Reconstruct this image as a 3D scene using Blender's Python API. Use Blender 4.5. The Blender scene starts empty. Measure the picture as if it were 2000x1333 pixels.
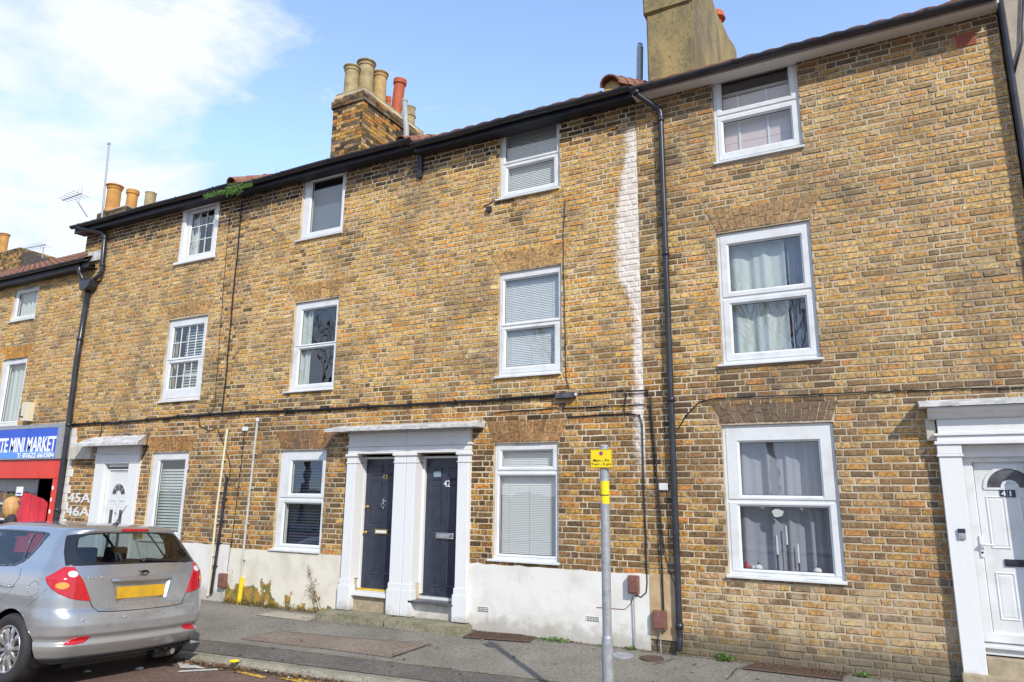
import bpy, bmesh, math, random
import numpy as np
from mathutils import Vector, Matrix, noise as mn
R=random.Random(7)
S=bpy.context.scene; COL=S.collection
rad=math.radians
# ------------------------------------------------------------------ camera
FPX=1373.337; D=8.19; H=1.716        # focal length in px of the 2000 px photo, distance to the facade, eye height
CR=Vector((0.88527163,0.46494954,0.0107736)); CU=Vector((0.0884595,-0.1910804,0.97758028)); CW=Vector((-0.45658413,0.86447105,0.21028726))
cam=bpy.data.cameras.new('camera'); co=bpy.data.objects.new('camera',cam); COL.objects.link(co)
cam.sensor_width=36; cam.lens=36*FPX/2000; cam.clip_end=2000
co.matrix_world=Matrix((( CR.x,CU.x,-CW.x,0),(CR.y,CU.y,-CW.y,-D),(CR.z,CU.z,-CW.z,H),(0,0,0,1)))
S.camera=co
# ------------------------------------------------------------------ light
SUN_EL=rad(36); SD=Vector((1.497,-1.337,0)).normalized()*math.cos(SUN_EL)+Vector((0,0,math.sin(SUN_EL)))
sl=bpy.data.lights.new('sun','SUN'); sl.energy=3.8; sl.angle=rad(.5); sl.color=(1,.93,.83)
so=bpy.data.objects.new('sun',sl); COL.objects.link(so); so.rotation_euler=SD.to_track_quat('Z','Y').to_euler()
w=bpy.data.worlds.new('World'); S.world=w; w.use_nodes=True
nt=w.node_tree; nt.nodes.clear(); N=nt.nodes.new; L=nt.links.new
out=N('ShaderNodeOutputWorld'); bg=N('ShaderNodeBackground'); sky=N('ShaderNodeTexSky')
sky.sky_type='NISHITA'; sky.sun_disc=False; sky.sun_elevation=SUN_EL; sky.sun_rotation=math.atan2(SD.x,SD.y)
sky.air_density=1.0; sky.dust_density=.6; sky.ozone_density=2.0
tc=N('ShaderNodeTexCoord'); mp=N('ShaderNodeMapping'); mp.inputs['Scale'].default_value=(1,1,1.9); mp.inputs['Location'].default_value=(2.0,7.7,1.9)
n1=N('ShaderNodeTexNoise'); n1.inputs['Scale'].default_value=2.3; n1.inputs['Detail'].default_value=9; n1.inputs['Roughness'].default_value=.60; n1.inputs['Distortion'].default_value=.35
cr=N('ShaderNodeValToRGB'); cr.color_ramp.elements[0].position=.49; cr.color_ramp.elements[1].position=.615
sx=N('ShaderNodeSeparateXYZ'); ma=N('ShaderNodeMath'); ma.operation='MULTIPLY_ADD'; ma.inputs[1].default_value=-.30; ma.inputs[2].default_value=.13
ad=N('ShaderNodeMath'); ad.operation='ADD'
mx=N('ShaderNodeMix'); mx.data_type='RGBA'; mx.inputs[7].default_value=(5.7,6.0,6.6,1)
sm=N('ShaderNodeMix'); sm.data_type='RGBA'; sm.blend_type='MULTIPLY'; sm.inputs[0].default_value=1; sm.inputs[7].default_value=(2.35,2.2,2.15,1)
L(tc.outputs['Generated'],mp.inputs[0]); L(mp.outputs[0],n1.inputs['Vector']); L(tc.outputs['Generated'],sx.inputs[0])
L(sx.outputs[2],ma.inputs[0]); L(n1.outputs[0],ad.inputs[0]); L(ma.outputs[0],ad.inputs[1]); L(ad.outputs[0],cr.inputs[0])
L(sky.outputs[0],sm.inputs[6]); L(cr.outputs[0],mx.inputs[0]); dk=N('ShaderNodeMix'); dk.data_type='RGBA'; dk.blend_type='DARKEN'; dk.inputs[0].default_value=1; dk.inputs[7].default_value=(3.6,5.1,7.6,1); L(sm.outputs[2],dk.inputs[6]); L(dk.outputs[2],mx.inputs[6]); L(mx.outputs[2],bg.inputs[0]); L(bg.outputs[0],out.inputs[0])
bg.inputs[1].default_value=.15
vs=S.view_settings; vs.view_transform='Standard'; vs.look='None'; vs.gamma=1; vs.exposure=.2; vs.use_curve_mapping=False
S.cycles.max_bounces=6; S.cycles.transparent_max_bounces=16
try: S.cycles.use_denoising=True
except Exception: pass
# ------------------------------------------------------------------ geometry helpers
def ray(x,y): return CR*((x-1000)/FPX)-CU*((y-666.5)/FPX)+CW
def at(x,y,Y=0.):                     # photo pixel -> point of the vertical plane at depth Y
    v=ray(x,y); s=(D+Y)/v.y; return v.x*s, v.z*s+H
def gr(x,y,z=0.):                     # photo pixel -> point of the level plane z
    v=ray(x,y); s=(z-H)/v.z; return v.x*s, v.y*s-D
def tag(o,label=None,cat=None,group=None,kind=None):
    if label: o['label']=label
    if cat: o['category']=cat
    if group: o['group']=group
    if kind: o['kind']=kind
    return o
def empty(name,loc,label,cat,group=None):
    o=bpy.data.objects.new(name,None); COL.objects.link(o); o.location=loc; o.empty_display_size=.2
    return tag(o,label,cat,group)
ORG={}
def org(p):
    v=Vector((0,0,0))
    while p is not None: v+=p.location; p=p.parent
    return v
class MB:
    def __init__(s): s.v=[]; s.f=[]; s.m=[]; s.c=[]; s.mi=0; s.col=(1,1,1)
    def add(s,vs,fs):
        n=len(s.v); s.v+= [tuple(p) for p in vs]; s.f+=[tuple(i+n for i in f) for f in fs]; s.m+=[s.mi]*len(fs); s.c+=[s.col]*len(vs); return s
    def box(s,x0,x1,y0,y1,z0,z1,b=0.):
        if b<=0:
            return s.add([(x0,y0,z0),(x1,y0,z0),(x1,y1,z0),(x0,y1,z0),(x0,y0,z1),(x1,y0,z1),(x1,y1,z1),(x0,y1,z1)],
             [(0,3,2,1),(4,5,6,7),(0,1,5,4),(1,2,6,5),(2,3,7,6),(3,0,4,7)])
        bm=bmesh.new(); bmesh.ops.create_cube(bm,size=1)
        for q in bm.verts: q.co=Vector(((x0+x1)/2+q.co.x*(x1-x0),(y0+y1)/2+q.co.y*(y1-y0),(z0+z1)/2+q.co.z*(z1-z0)))
        bmesh.ops.bevel(bm,geom=bm.edges[:]+bm.verts[:],offset=b,segments=2,profile=.6,affect='EDGES')
        return s.bm(bm)
    def bm(s,bm,M=None):
        bm.verts.index_update()
        s.add([(M@q.co if M else q.co) for q in bm.verts],[[q.index for q in f.verts] for f in bm.faces]); bm.free(); return s
    def quad(s,a,b,c,d): return s.add([a,b,c,d],[(0,1,2,3)])
    def grid(s,nu,nv,fn,close=False):
        vs=[fn(i/(nu),j/(nv)) for j in range(nv+1) for i in range(nu+1)]
        return s.add(vs,[(j*(nu+1)+i,j*(nu+1)+i+1,(j+1)*(nu+1)+i+1,(j+1)*(nu+1)+i) for j in range(nv) for i in range(nu)])
    def tube(s,pts,r,n=8,cap=True):
        P=[Vector(p) for p in pts]; rs=r if isinstance(r,(list,tuple)) else [r]*len(P)
        t=(P[1]-P[0]).normalized(); a=Vector((0,0,1)) if abs(t.z)<.9 else Vector((1,0,0)); u=t.cross(a).normalized()
        V=[]
        for i,p in enumerate(P):
            t=((P[min(i+1,len(P)-1)]-P[max(i-1,0)])).normalized(); u=(u-t*u.dot(t)).normalized(); q=t.cross(u)
            V+=[p+(u*math.cos(k*2*math.pi/n)+q*math.sin(k*2*math.pi/n))*rs[i] for k in range(n)]
        F=[(i*n+k,i*n+(k+1)%n,(i+1)*n+(k+1)%n,(i+1)*n+k) for i in range(len(P)-1) for k in range(n)]
        if cap: F+=[tuple(range(n-1,-1,-1)),tuple((len(P)-1)*n+k for k in range(n))]
        return s.add(V,F)
    def lathe(s,c,prof,n=20,axis=(0,0,1),cap=True):    # prof: (radius, height)
        A=Vector(axis).normalized(); a=Vector((1,0,0)) if abs(A.x)<.9 else Vector((0,1,0)); u=A.cross(a).normalized(); q=A.cross(u); c=Vector(c)
        V=[c+A*h+(u*math.cos(k*2*math.pi/n)+q*math.sin(k*2*math.pi/n))*r for r,h in prof for k in range(n)]
        F=[(i*n+k,i*n+(k+1)%n,(i+1)*n+(k+1)%n,(i+1)*n+k) for i in range(len(prof)-1) for k in range(n)]
        if cap: F+=[tuple(range(n-1,-1,-1)),tuple((len(prof)-1)*n+k for k in range(n))]
        return s.add(V,F)
    def prism(s,poly,y0,y1,ax='y'):                   # poly in the two other axes
        n=len(poly); f={'y':lambda a,b,t:(a,t,b),'x':lambda a,b,t:(t,a,b),'z':lambda a,b,t:(a,b,t)}[ax]
        return s.add([f(a,b,y0) for a,b in poly]+[f(a,b,y1) for a,b in poly],
            [tuple(range(n)),tuple(range(2*n-1,n-1,-1))]+[(i,i+n,(i+1)%n+n,(i+1)%n) for i in range(n)])
    def ring(s,x0,x1,z0,z1,w,y0,y1,ch=.006):          # mitred frame, front at y0, with small chamfers
        def loop(i,y): return [(x0+i,y,z0+i),(x1-i,y,z0+i),(x1-i,y,z1-i),(x0+i,y,z1-i)]
        V=loop(0,y1)+loop(0,y0+ch)+loop(ch,y0)+loop(w-ch,y0)+loop(w,y0+ch)+loop(w,y1)
        return s.add(V,[(k*4+i,k*4+(i+1)%4,((k+1)%6)*4+(i+1)%4,((k+1)%6)*4+i) for k in range(6) for i in range(4)])
    def build(s,name,mats,parent=None,smooth=False,bevel=0,col=False,fix=True):
        o0=org(parent); me=bpy.data.meshes.new(name)
        me.from_pydata([(x-o0.x,y-o0.y,z-o0.z) for x,y,z in s.v],[],s.f)
        for m in (mats if isinstance(mats,(list,tuple)) else [mats]): me.materials.append(m)
        if len(me.materials)>1: me.polygons.foreach_set('material_index',s.m)
        if col:
            at_=me.color_attributes.new('Col','FLOAT_COLOR','POINT'); at_.data.foreach_set('color',np.array([(*c,1) for c in s.c],dtype=np.float32).ravel())
        me.update()
        if fix:
            b=bmesh.new(); b.from_mesh(me); bmesh.ops.recalc_face_normals(b,faces=b.faces[:]); b.to_mesh(me); b.free()
        if smooth: me.polygons.foreach_set('use_smooth',[True]*len(me.polygons))
        o=bpy.data.objects.new(name,me); COL.objects.link(o); o.parent=parent
        if bevel:
            md=o.modifiers.new('bevel','BEVEL'); md.width=bevel; md.segments=2; md.limit_method='ANGLE'; md.angle_limit=rad(50)
        return o
def dup(o,parent=None,loc=None,name=None):
    c=o.copy(); COL.objects.link(c); c.parent=parent
    if loc is not None: c.location=loc
    for ch in list(o.children): dup(ch,c)
    return c
# ------------------------------------------------------------------ material helpers
M={}
def mat(name,c1,c2=None,scale=8,rough=.6,metal=0,bump=0,bscale=None,detail=6,lo=.35,hi=.65,coat=0,spec=.5,stretch=None,rough2=None):
    m=bpy.data.materials.new(name); m.use_nodes=True; t=m.node_tree; p=t.nodes['Principled BSDF']; M[name]=m
    p.inputs['Roughness'].default_value=rough; p.inputs['Metallic'].default_value=metal; p.inputs['Specular IOR Level'].default_value=spec
    p.inputs['Coat Weight'].default_value=coat; p.inputs['Coat Roughness'].default_value=.03
    p.inputs['Base Color'].default_value=(*c1,1)
    if c2 or bump:
        g=t.nodes.new('ShaderNodeNewGeometry'); mpp=t.nodes.new('ShaderNodeMapping'); t.links.new(g.outputs['Position'],mpp.inputs[0])
        if stretch: mpp.inputs['Scale'].default_value=stretch
    if c2:
        n=t.nodes.new('ShaderNodeTexNoise'); n.inputs['Scale'].default_value=scale; n.inputs['Detail'].default_value=detail; n.inputs['Roughness'].default_value=.6
        r=t.nodes.new('ShaderNodeValToRGB'); e=r.color_ramp.elements; e[0].position=lo; e[1].position=hi; e[0].color=(*c1,1); e[1].color=(*c2,1)
        t.links.new(mpp.outputs[0],n.inputs['Vector']); t.links.new(n.outputs[0],r.inputs[0]); t.links.new(r.outputs[0],p.inputs['Base Color'])
        if rough2 is not None:
            q=t.nodes.new('ShaderNodeMapRange'); q.inputs[1].default_value=lo; q.inputs[2].default_value=hi; q.inputs[3].default_value=rough; q.inputs[4].default_value=rough2
            t.links.new(n.outputs[0],q.inputs[0]); t.links.new(q.outputs[0],p.inputs['Roughness'])
    if bump:
        n2=t.nodes.new('ShaderNodeTexNoise'); n2.inputs['Scale'].default_value=bscale or scale*4; n2.inputs['Detail'].default_value=5
        b=t.nodes.new('ShaderNodeBump'); b.inputs['Strength'].default_value=bump; b.inputs['Distance'].default_value=.01
        t.links.new(mpp.outputs[0],n2.inputs['Vector']); t.links.new(n2.outputs[0],b.inputs['Height']); t.links.new(b.outputs[0],p.inputs['Normal'])
    return m
def nodes(name): return M[name].node_tree
def math_(t,op,a,b=None,c=None,clamp=False):
    n=t.nodes.new('ShaderNodeMath'); n.operation=op; n.use_clamp=clamp
    for i,q in enumerate((a,b,c)):
        if q is None: continue
        if isinstance(q,(int,float)): n.inputs[i].default_value=q
        else: t.links.new(q,n.inputs[i])
    return n.outputs[0]
def noise_(t,vec,scale,detail=4,rough=.55):
    n=t.nodes.new('ShaderNodeTexNoise'); n.inputs['Scale'].default_value=scale; n.inputs['Detail'].default_value=detail; n.inputs['Roughness'].default_value=rough
    t.links.new(vec,n.inputs['Vector']); return n.outputs[0]
def mix_(t,f,a,b,mode='MIX'):
    n=t.nodes.new('ShaderNodeMix'); n.data_type='RGBA'; n.blend_type=mode
    for i,q in ((0,f),(6,a),(7,b)):
        if isinstance(q,(int,float)): n.inputs[i].default_value=q
        elif isinstance(q,tuple): n.inputs[i].default_value=(*q,1)
        else: t.links.new(q,n.inputs[i])
    return n.outputs[2]
def smooth_(t,v,a,b,lo=0,hi=1):
    n=t.nodes.new('ShaderNodeMapRange'); n.interpolation_type='SMOOTHSTEP'
    n.inputs[1].default_value=a; n.inputs[2].default_value=b; n.inputs[3].default_value=lo; n.inputs[4].default_value=hi
    t.links.new(v,n.inputs[0]); return n.outputs[0]
def geo_(t):
    g=t.nodes.new('ShaderNodeNewGeometry'); s=t.nodes.new('ShaderNodeSeparateXYZ'); t.links.new(g.outputs['Position'],s.inputs[0]); return g.outputs['Position'],s.outputs
# --- brick and mortar share the whitewash streak between numbers 42 and 41 and soot patches
def streak(t,pos,xyz,ns):
    x,_,z=xyz
    nz=noise_(t,pos,3.2,6,.65); ed=math_(t,'MULTIPLY_ADD',nz,.22,-.11)
    zz=smooth_(t,z,3.9,4.5); tp=smooth_(t,z,5.0,6.5)                # wide in the middle, tapering to the top and below
    wl_=math_(t,'SUBTRACT',math_(t,'MULTIPLY_ADD',zz,.19,.13),math_(t,'MULTIPLY',tp,.17))
    n5=noise_(t,pos,11,6,.75); ed=math_(t,'ADD',ed,math_(t,'MULTIPLY_ADD',n5,.20,-.10))
    lft=math_(t,'SUBTRACT',-2.53,wl_); d=math_(t,'SUBTRACT',math_(t,'ADD',x,ed),lft)
    a=smooth_(t,d,-.01,.09); b=smooth_(t,math_(t,'ADD',x,math_(t,'MULTIPLY',ed,.25)),-2.535,-2.515,1,0)
    top=smooth_(t,z,6.30,6.50,1,0); bot=smooth_(t,math_(t,'ADD',z,math_(t,'MULTIPLY',nz,1.2)),2.3,3.0)
    patch=smooth_(t,noise_(t,pos,9,5,.7),.36,.55)
    return math_(t,'MULTIPLY',math_(t,'MULTIPLY',math_(t,'MULTIPLY',a,b),math_(t,'MULTIPLY',top,bot)),math_(t,'MULTIPLY_ADD',patch,.30,.64))
def brick_mat(name,mortar=False):
    m=bpy.data.materials.new(name); m.use_nodes=True; t=m.node_tree; p=t.nodes['Principled BSDF']; M[name]=m
    p.inputs['Roughness'].default_value=.92; p.inputs['Specular IOR Level'].default_value=.25
    pos,xyz=geo_(t)
    if mortar:
        base=mix_(t,smooth_(t,noise_(t,pos,2.2,5),.35,.65),(.72,.62,.45),(.42,.34,.23))
        base=mix_(t,smooth_(t,noise_(t,pos,40,3),.45,.75),base,(.42,.34,.22))
    else:
        a=t.nodes.new('ShaderNodeAttribute'); a.attribute_name='Col'
        n=noise_(t,pos,24,6,.75); k=smooth_(t,n,.30,.70,.38,1.55)
        cc=t.nodes.new('ShaderNodeCombineXYZ'); [t.links.new(k,cc.inputs[i]) for i in range(3)]
        base=mix_(t,1.0,a.outputs['Color'],cc.outputs[0],'MULTIPLY')
        sp=smooth_(t,noise_(t,pos,62,5,.8),.52,.64,0,.82); base=mix_(t,sp,base,(.07,.055,.04))
        li=smooth_(t,noise_(t,pos,70,3,.6),.62,.74,0,.45); base=mix_(t,li,base,(.62,.52,.36))
    wx=math_(t,'MULTIPLY',smooth_(t,xyz[0],-2.2,-2.05),smooth_(t,math_(t,'MULTIPLY_ADD',noise_(t,pos,2.5,5),.25,xyz[2]),.88,1.02,1,0))
    sm1=math_(t,'MULTIPLY',wx,smooth_(t,noise_(t,pos,5.5,6,.7),.44,.60,0,.62)); base=mix_(t,sm1,base,(.56,.45,.30))       # eroded courses with smeared mortar
    damp=math_(t,'MULTIPLY',smooth_(t,math_(t,'MULTIPLY_ADD',noise_(t,pos,3.5,6,.7),.55,xyz[2]),.34,.70,1,0),.80); base=mix_(t,damp,base,(.085,.08,.055))   # damp, mossy bottom courses
    dull=smooth_(t,math_(t,'MULTIPLY_ADD',noise_(t,pos,.6,4),3.0,xyz[0]),-1.6,.8,0,.22); base=mix_(t,dull,base,(.24,.20,.155))
    soot=smooth_(t,noise_(t,pos,.7,8,.72),.46,.68,0,.50); base=mix_(t,soot,base,(.10,.085,.07))
    f=streak(t,pos,xyz,0); base=mix_(t,f,base,(.76,.71,.65))
    t.links.new(base,p.inputs['Base Color'])
    b=t.nodes.new('ShaderNodeBump'); b.inputs['Strength'].default_value=.7; b.inputs['Distance'].default_value=.006
    t.links.new(noise_(t,pos,60,5,.7),b.inputs['Height']); t.links.new(b.outputs[0],p.inputs['Normal'])
    return m
brick_mat('brick'); brick_mat('mortar',True)
mat('upvc',(.68,.70,.71),(.50,.50,.47),5,.28,lo=.48,hi=.85,detail=9)
mat('white_paint',(.73,.74,.74),(.56,.55,.50),5,.5,bump=.2,bscale=30,lo=.60,hi=.88,detail=10,stretch=(1,1,.45))
mat('cream_wood',(.55,.52,.42),(.42,.38,.30),6,.6,bump=.2,lo=.4,hi=.7)
mat('render_white',(.73,.72,.68),(.60,.57,.51),2.5,.85,bump=.25,bscale=18,lo=.45,hi=.75)
mat('render_beige',(.55,.42,.26),(.42,.29,.16),7,.9,bump=.4,bscale=30)
mat('black_plastic',(.018,.02,.028),(.035,.038,.048),5,.32)
mat('black_wood',(.014,.017,.03),(.03,.033,.045),6,.5,bump=.1)
mat('cable_black',(.012,.012,.014),rough=.5)
mat('door_navy',(.022,.028,.05),(.035,.042,.066),14,.28,bump=.06,bscale=50)
mat('lead',(.42,.42,.41),(.66,.66,.64),9,.6,bump=.6,bscale=24,lo=.4,hi=.62)
mat('stone_step',(.30,.24,.16),(.42,.35,.24),10,.95,bump=.5)
mat('slate',(.05,.05,.06),(.12,.12,.13),10,.35)
mat('brass',(.72,.50,.16),rough=.28,metal=1)
mat('chrome',(.75,.76,.78),rough=.18,metal=1)
mat('clay_yellow',(.50,.33,.12),(.33,.24,.12),9,.85,bump=.3)
mat('clay_orange',(.55,.28,.07),(.42,.2,.06),5,.8,bump=.2)
mat('clay_buff',(.42,.34,.17),(.24,.19,.10),8,.85,bump=.3)
mat('clay_red',(.48,.10,.035),(.36,.08,.03),5,.7,bump=.2)
mat('tile_red',(.20,.085,.055),(.32,.16,.10),11,.9,bump=.4)
mat('tile_dark',(.055,.045,.042),(.12,.09,.075),9,.9,bump=.4)
mat('chimney_render',(.36,.27,.11),(.16,.135,.075),2.4,.92,bump=.9,bscale=22,stretch=(1,1,.5),detail=10)
mat('rough_cast',(.36,.31,.24),(.47,.41,.32),6,.95,bump=.6,bscale=60)
mat('galvanised',(.30,.32,.34),(.42,.44,.46),22,.5,metal=.35)
mat('meter_brown',(.16,.065,.05),(.22,.10,.08),12,.5)
mat('yellow',(.82,.60,.02),(.70,.50,.02),6,.5); mat('threshold',(.50,.32,.05),(.60,.42,.08),20,.45)
mat('sign_yellow',(.86,.66,.01),rough=.4)
mat('red_paint',(.75,.055,.03),(.62,.04,.025),5,.4)
mat('crimson',(.45,.02,.04),(.6,.04,.06),3,.35)
mat('sign_blue',(.012,.07,.52),(.02,.10,.60),1.2,.35)
mat('sign_pale_blue',(.10,.30,.75),rough=.35)
mat('sign_white',(.85,.87,.9),rough=.4); mat('pale_pane',(.22,.30,.38),rough=.2)
mat('ink',(.02,.02,.025),rough=.5)
mat('dark_room',(.035,.035,.04),rough=.9)
mat('room_wall',(.16,.15,.15),rough=.9)
mat('blind_white',(.72,.72,.70),rough=.5)
mat('blind_dark',(.03,.055,.10),rough=.45)
mat('blind_sky_tint',(.10,.14,.19),rough=.6); mat('fabric_grey',(.27,.28,.33),rough=.85)
mat('fabric_white',(.50,.54,.51),rough=.85)
mat('fabric_rose',(.62,.50,.48),rough=.85)
mat('leaf',(.05,.12,.015),(.12,.24,.03),30,.6)
mat('moss',(.10,.12,.02),(.18,.17,.05),14,.95,bump=.6)
mat('straw',(.16,.11,.06),rough=.8)
mat('dead_leaf',(.14,.06,.025),(.28,.16,.07),30,.8)
mat('litter_white',(.7,.7,.68),rough=.6)
mat('vent_grey',(.40,.41,.40),(.30,.31,.30),9,.6); mat('pipe_grey',(.50,.52,.50),(.38,.39,.36),9,.5); mat('rust',(.07,.045,.032),(.12,.075,.05),20,.8,bump=.3)
mat('cream_plastic',(.66,.62,.48),rough=.5)
mat('rubber',(.022,.022,.024),(.035,.035,.037),40,.75,bump=.2)
def splash(name,zt=.30,col=(.22,.19,.13),amt=.75,vert=.5,crk=.12):
    t=M[name].node_tree; p=t.nodes['Principled BSDF']; l=p.inputs['Base Color'].links; src=l[0].from_socket if l else tuple(p.inputs['Base Color'].default_value)[:3]
    pos,xyz=geo_(t); n=noise_(t,pos,6,7,.7); h=math_(t,'SUBTRACT',math_(t,'MULTIPLY',n,zt*2.2),xyz[2])
    a=mix_(t,math_(t,'MULTIPLY',smooth_(t,h,-.02,zt*.8),amt),src,col)
    mpp=t.nodes.new('ShaderNodeMapping'); mpp.inputs['Scale'].default_value=(1,1,.12); t.links.new(pos,mpp.inputs[0]); st=smooth_(t,noise_(t,mpp.outputs[0],9,6,.7),.56,.75,0,vert)
    a=mix_(t,st,a,tuple(q*1.6 for q in col)); cr_=smooth_(t,math_(t,'ABSOLUTE',math_(t,'SUBTRACT',noise_(t,pos,1.7,9,.7),.5)),0,.004,crk,0); a=mix_(t,cr_,a,tuple(q*.7 for q in col))
    t.links.new(a,p.inputs['Base Color'])
splash('render_white',.22,amt=.5,vert=.18); splash('render_beige',.2,amt=.5,vert=.2); splash('white_paint',.18,amt=.6,vert=.12,crk=0.)
t=M['chimney_render'].node_tree; p=t.nodes['Principled BSDF']; pos,xyz=geo_(t); q=mix_(t,smooth_(t,noise_(t,pos,17,6,.8),.50,.66,0,.65),p.inputs['Base Color'].links[0].from_socket,(.075,.065,.045)); q=mix_(t,smooth_(t,noise_(t,pos,9,6,.8),.56,.70,0,.5),q,(.50,.42,.22)); t.links.new(q,p.inputs['Base Color'])
def glass_mat(name,tint=(1,1,1),ior=1.9,rough=.004,op=0.):
    m=bpy.data.materials.new(name); m.use_nodes=True; t=m.node_tree; t.nodes.clear(); M[name]=m
    o=t.nodes.new('ShaderNodeOutputMaterial'); tr=t.nodes.new('ShaderNodeBsdfTransparent'); gl=t.nodes.new('ShaderNodeBsdfGlossy'); mxx=t.nodes.new('ShaderNodeMixShader')
    tr.inputs[0].default_value=(*tint,1); gl.inputs['Roughness'].default_value=rough; 
    pos,_=geo_(t); b=t.nodes.new('ShaderNodeBump'); b.inputs['Strength'].default_value=.06; b.inputs['Distance'].default_value=.02
    t.links.new(noise_(t,pos,2.5,2),b.inputs['Height']); t.links.new(b.outputs[0],gl.inputs['Normal'])
    
    g=t.nodes.new('ShaderNodeNewGeometry'); dt=t.nodes.new('ShaderNodeVectorMath'); dt.operation='DOT_PRODUCT'; t.links.new(g.outputs['Normal'],dt.inputs[0]); t.links.new(g.outputs['Incoming'],dt.inputs[1])
    f0=((ior-1)/(ior+1))**2; k=math_(t,'POWER',math_(t,'SUBTRACT',1.0,math_(t,'ABSOLUTE',dt.outputs['Value'])),5.0)
    t.links.new(math_(t,'MULTIPLY_ADD',k,1-f0,f0,True),mxx.inputs[0]); t.links.new(tr.outputs[0],mxx.inputs[1]); t.links.new(gl.outputs[0],mxx.inputs[2]); t.links.new(mxx.outputs[0],o.inputs[0]); return m
glass_mat('glass',(.93,.96,.96),2.35); glass_mat('car_glass',(.55,.62,.62),2.0)
# ------------------------------------------------------------------ ground
# kerb lines measured on the photograph
KZ=-.10; RZ=-.165
ka=Vector(gr(360,1271,KZ)); kb=Vector(gr(656,1309,KZ)); kd=(kb-ka).normalized()
fa=Vector(gr(360,1285,KZ)); fb=Vector(gr(641,1322,KZ)); fd=(fb-fa).normalized()
def kback(x): return ka.y+(x-ka.x)*kd.y/kd.x
def kfront(x): return kback(x)-.15
XL,XR=-30,14
def pz(y,yb): return KZ*min(1,max(0,y/yb))
def asphalt(name,c1,c2,c3,sc=1.3,speck=.5,bump=.5):
    m=bpy.data.materials.new(name); m.use_nodes=True; t=m.node_tree; p=t.nodes['Principled BSDF']; M[name]=m; pos,xyz=geo_(t)
    a=mix_(t,smooth_(t,noise_(t,pos,sc,6,.6),.35,.65),c1,c2)
    a=mix_(t,smooth_(t,noise_(t,pos,140,3,.7),.50,.68,0,speck),a,c3)
    a=mix_(t,smooth_(t,noise_(t,pos,60,3,.6),.56,.7,0,.5),a,tuple(q*.4 for q in c1))
    a=mix_(t,smooth_(t,noise_(t,pos,5,5,.7),.6,.75,0,.5),a,tuple(q*.55 for q in c1)); a=mix_(t,smooth_(t,noise_(t,pos,30,4,.85),.46,.62,0,.6),a,tuple(q*.5 for q in c1)); a=mix_(t,smooth_(t,noise_(t,pos,42,3,.8),.56,.64,0,.65),a,c3)
    t.links.new(a,p.inputs['Base Color']); p.inputs['Roughness'].default_value=.9; p.inputs['Specular IOR Level'].default_value=.3
    b=t.nodes.new('ShaderNodeBump'); b.inputs['Strength'].default_value=bump; b.inputs['Distance'].default_value=.006
    t.links.new(noise_(t,pos,110,4,.7),b.inputs['Height']); t.links.new(b.outputs[0],p.inputs['Normal']); return m
asphalt('pave',(.18,.165,.135),(.25,.23,.19),(.38,.35,.30))
asphalt('pave_dark',(.10,.092,.08),(.15,.135,.115),(.30,.28,.24))
asphalt('pave_brown',(.20,.15,.115),(.25,.20,.155),(.42,.36,.28),2)
asphalt('pave_slab',(.34,.30,.22),(.44,.39,.29),(.5,.46,.38),3,.3)
asphalt('roadmat',(.125,.075,.058),(.18,.115,.088),(.34,.27,.22),1.8,.7)
asphalt('kerbmat',(.22,.20,.15),(.33,.30,.23),(.45,.42,.35),3,.4)
asphalt('earth',(.12,.10,.07),(.16,.14,.10),(.2,.18,.14),.1,.3)
g=MB(); g.quad((-600,-600,-.30),(600,-600,-.30),(600,600,-.30),(-600,600,-.30)); tag(g.build('ground',M['earth'],fix=False),kind='structure')
b=MB()
def pave(u,v):
    x=XL+(XR-XL)*u; yb=kback(x); y=.05+(yb-.05)*v
    return (x,y,pz(min(y,0),yb)+.004*mn.noise(Vector((x*1.3,y*1.7,0))))
b.grid(220,14,pave); tag(b.build('pavement',M['pave'],smooth=True,fix=False),kind='structure')
b=MB()
x=XL
rk=random.Random(3)
while x<XR:
    x1=x+.9; dz=rk.uniform(-.004,.004); dy=rk.uniform(-.005,.005)
    ya,yb_=kback(x)+.0,kback(x1)
    prof=[(0.0,-.25),(0,KZ+dz),(-.10,KZ+dz),(-.13,KZ-.012+dz),(-.148,KZ-.04+dz),(-.155,-.25)]
    A=[(x+.004,ya+p_[0]+dy,p_[1]) for p_ in prof]; B=[(x1-.004,yb_+p_[0]+dy,p_[1]) for p_ in prof]
    b.add(A+B,[(i,i+1,i+7,i+6) for i in range(5)]+[tuple(range(6)),tuple(range(11,5,-1))]); x=x1
tag(b.build('kerb',M['kerbmat']),kind='structure')
b=MB(); b.grid(120,30,lambda u,v:(XL+(XR-XL)*u,(kfront(XL+(XR-XL)*u)+.02)*(1-v)-16*v,RZ+.08*min(1,v*7)+.003*mn.noise(Vector((u*60,v*20,2)))))
tag(b.build('road',M['roadmat'],smooth=True,fix=False),kind='structure')
def zroad(x,y):
    v=max(0,min(1,(y-(kfront(x)+.02))/(-16-(kfront(x)+.02)))); return RZ+.08*min(1,v*7)
# far pavement behind the viewer
b=MB(); b.box(XL,XR,-19,-16,-.29,.0); tag(b.build('opposite_pavement',M['pave']),kind='structure')
def flat(name,pts,m,dz=.006,th=.0,kind='structure'):
    b=MB(); P=[(x,y,pz(min(y,0),kback(x))+dz) for x,y in pts]; b.add(P,[tuple(range(len(P)))]); o=b.build(name,M[m],fix=False)
    if o.data.polygons[0].normal.z<0: o.data.flip_normals()
    tag(o,kind=kind); return o
def gk(x,y,dz=0): 
    p=gr(x,y,0); p=gr(x,y,pz(min(p[1],0),kback(p[0]))+dz); return p
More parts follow.
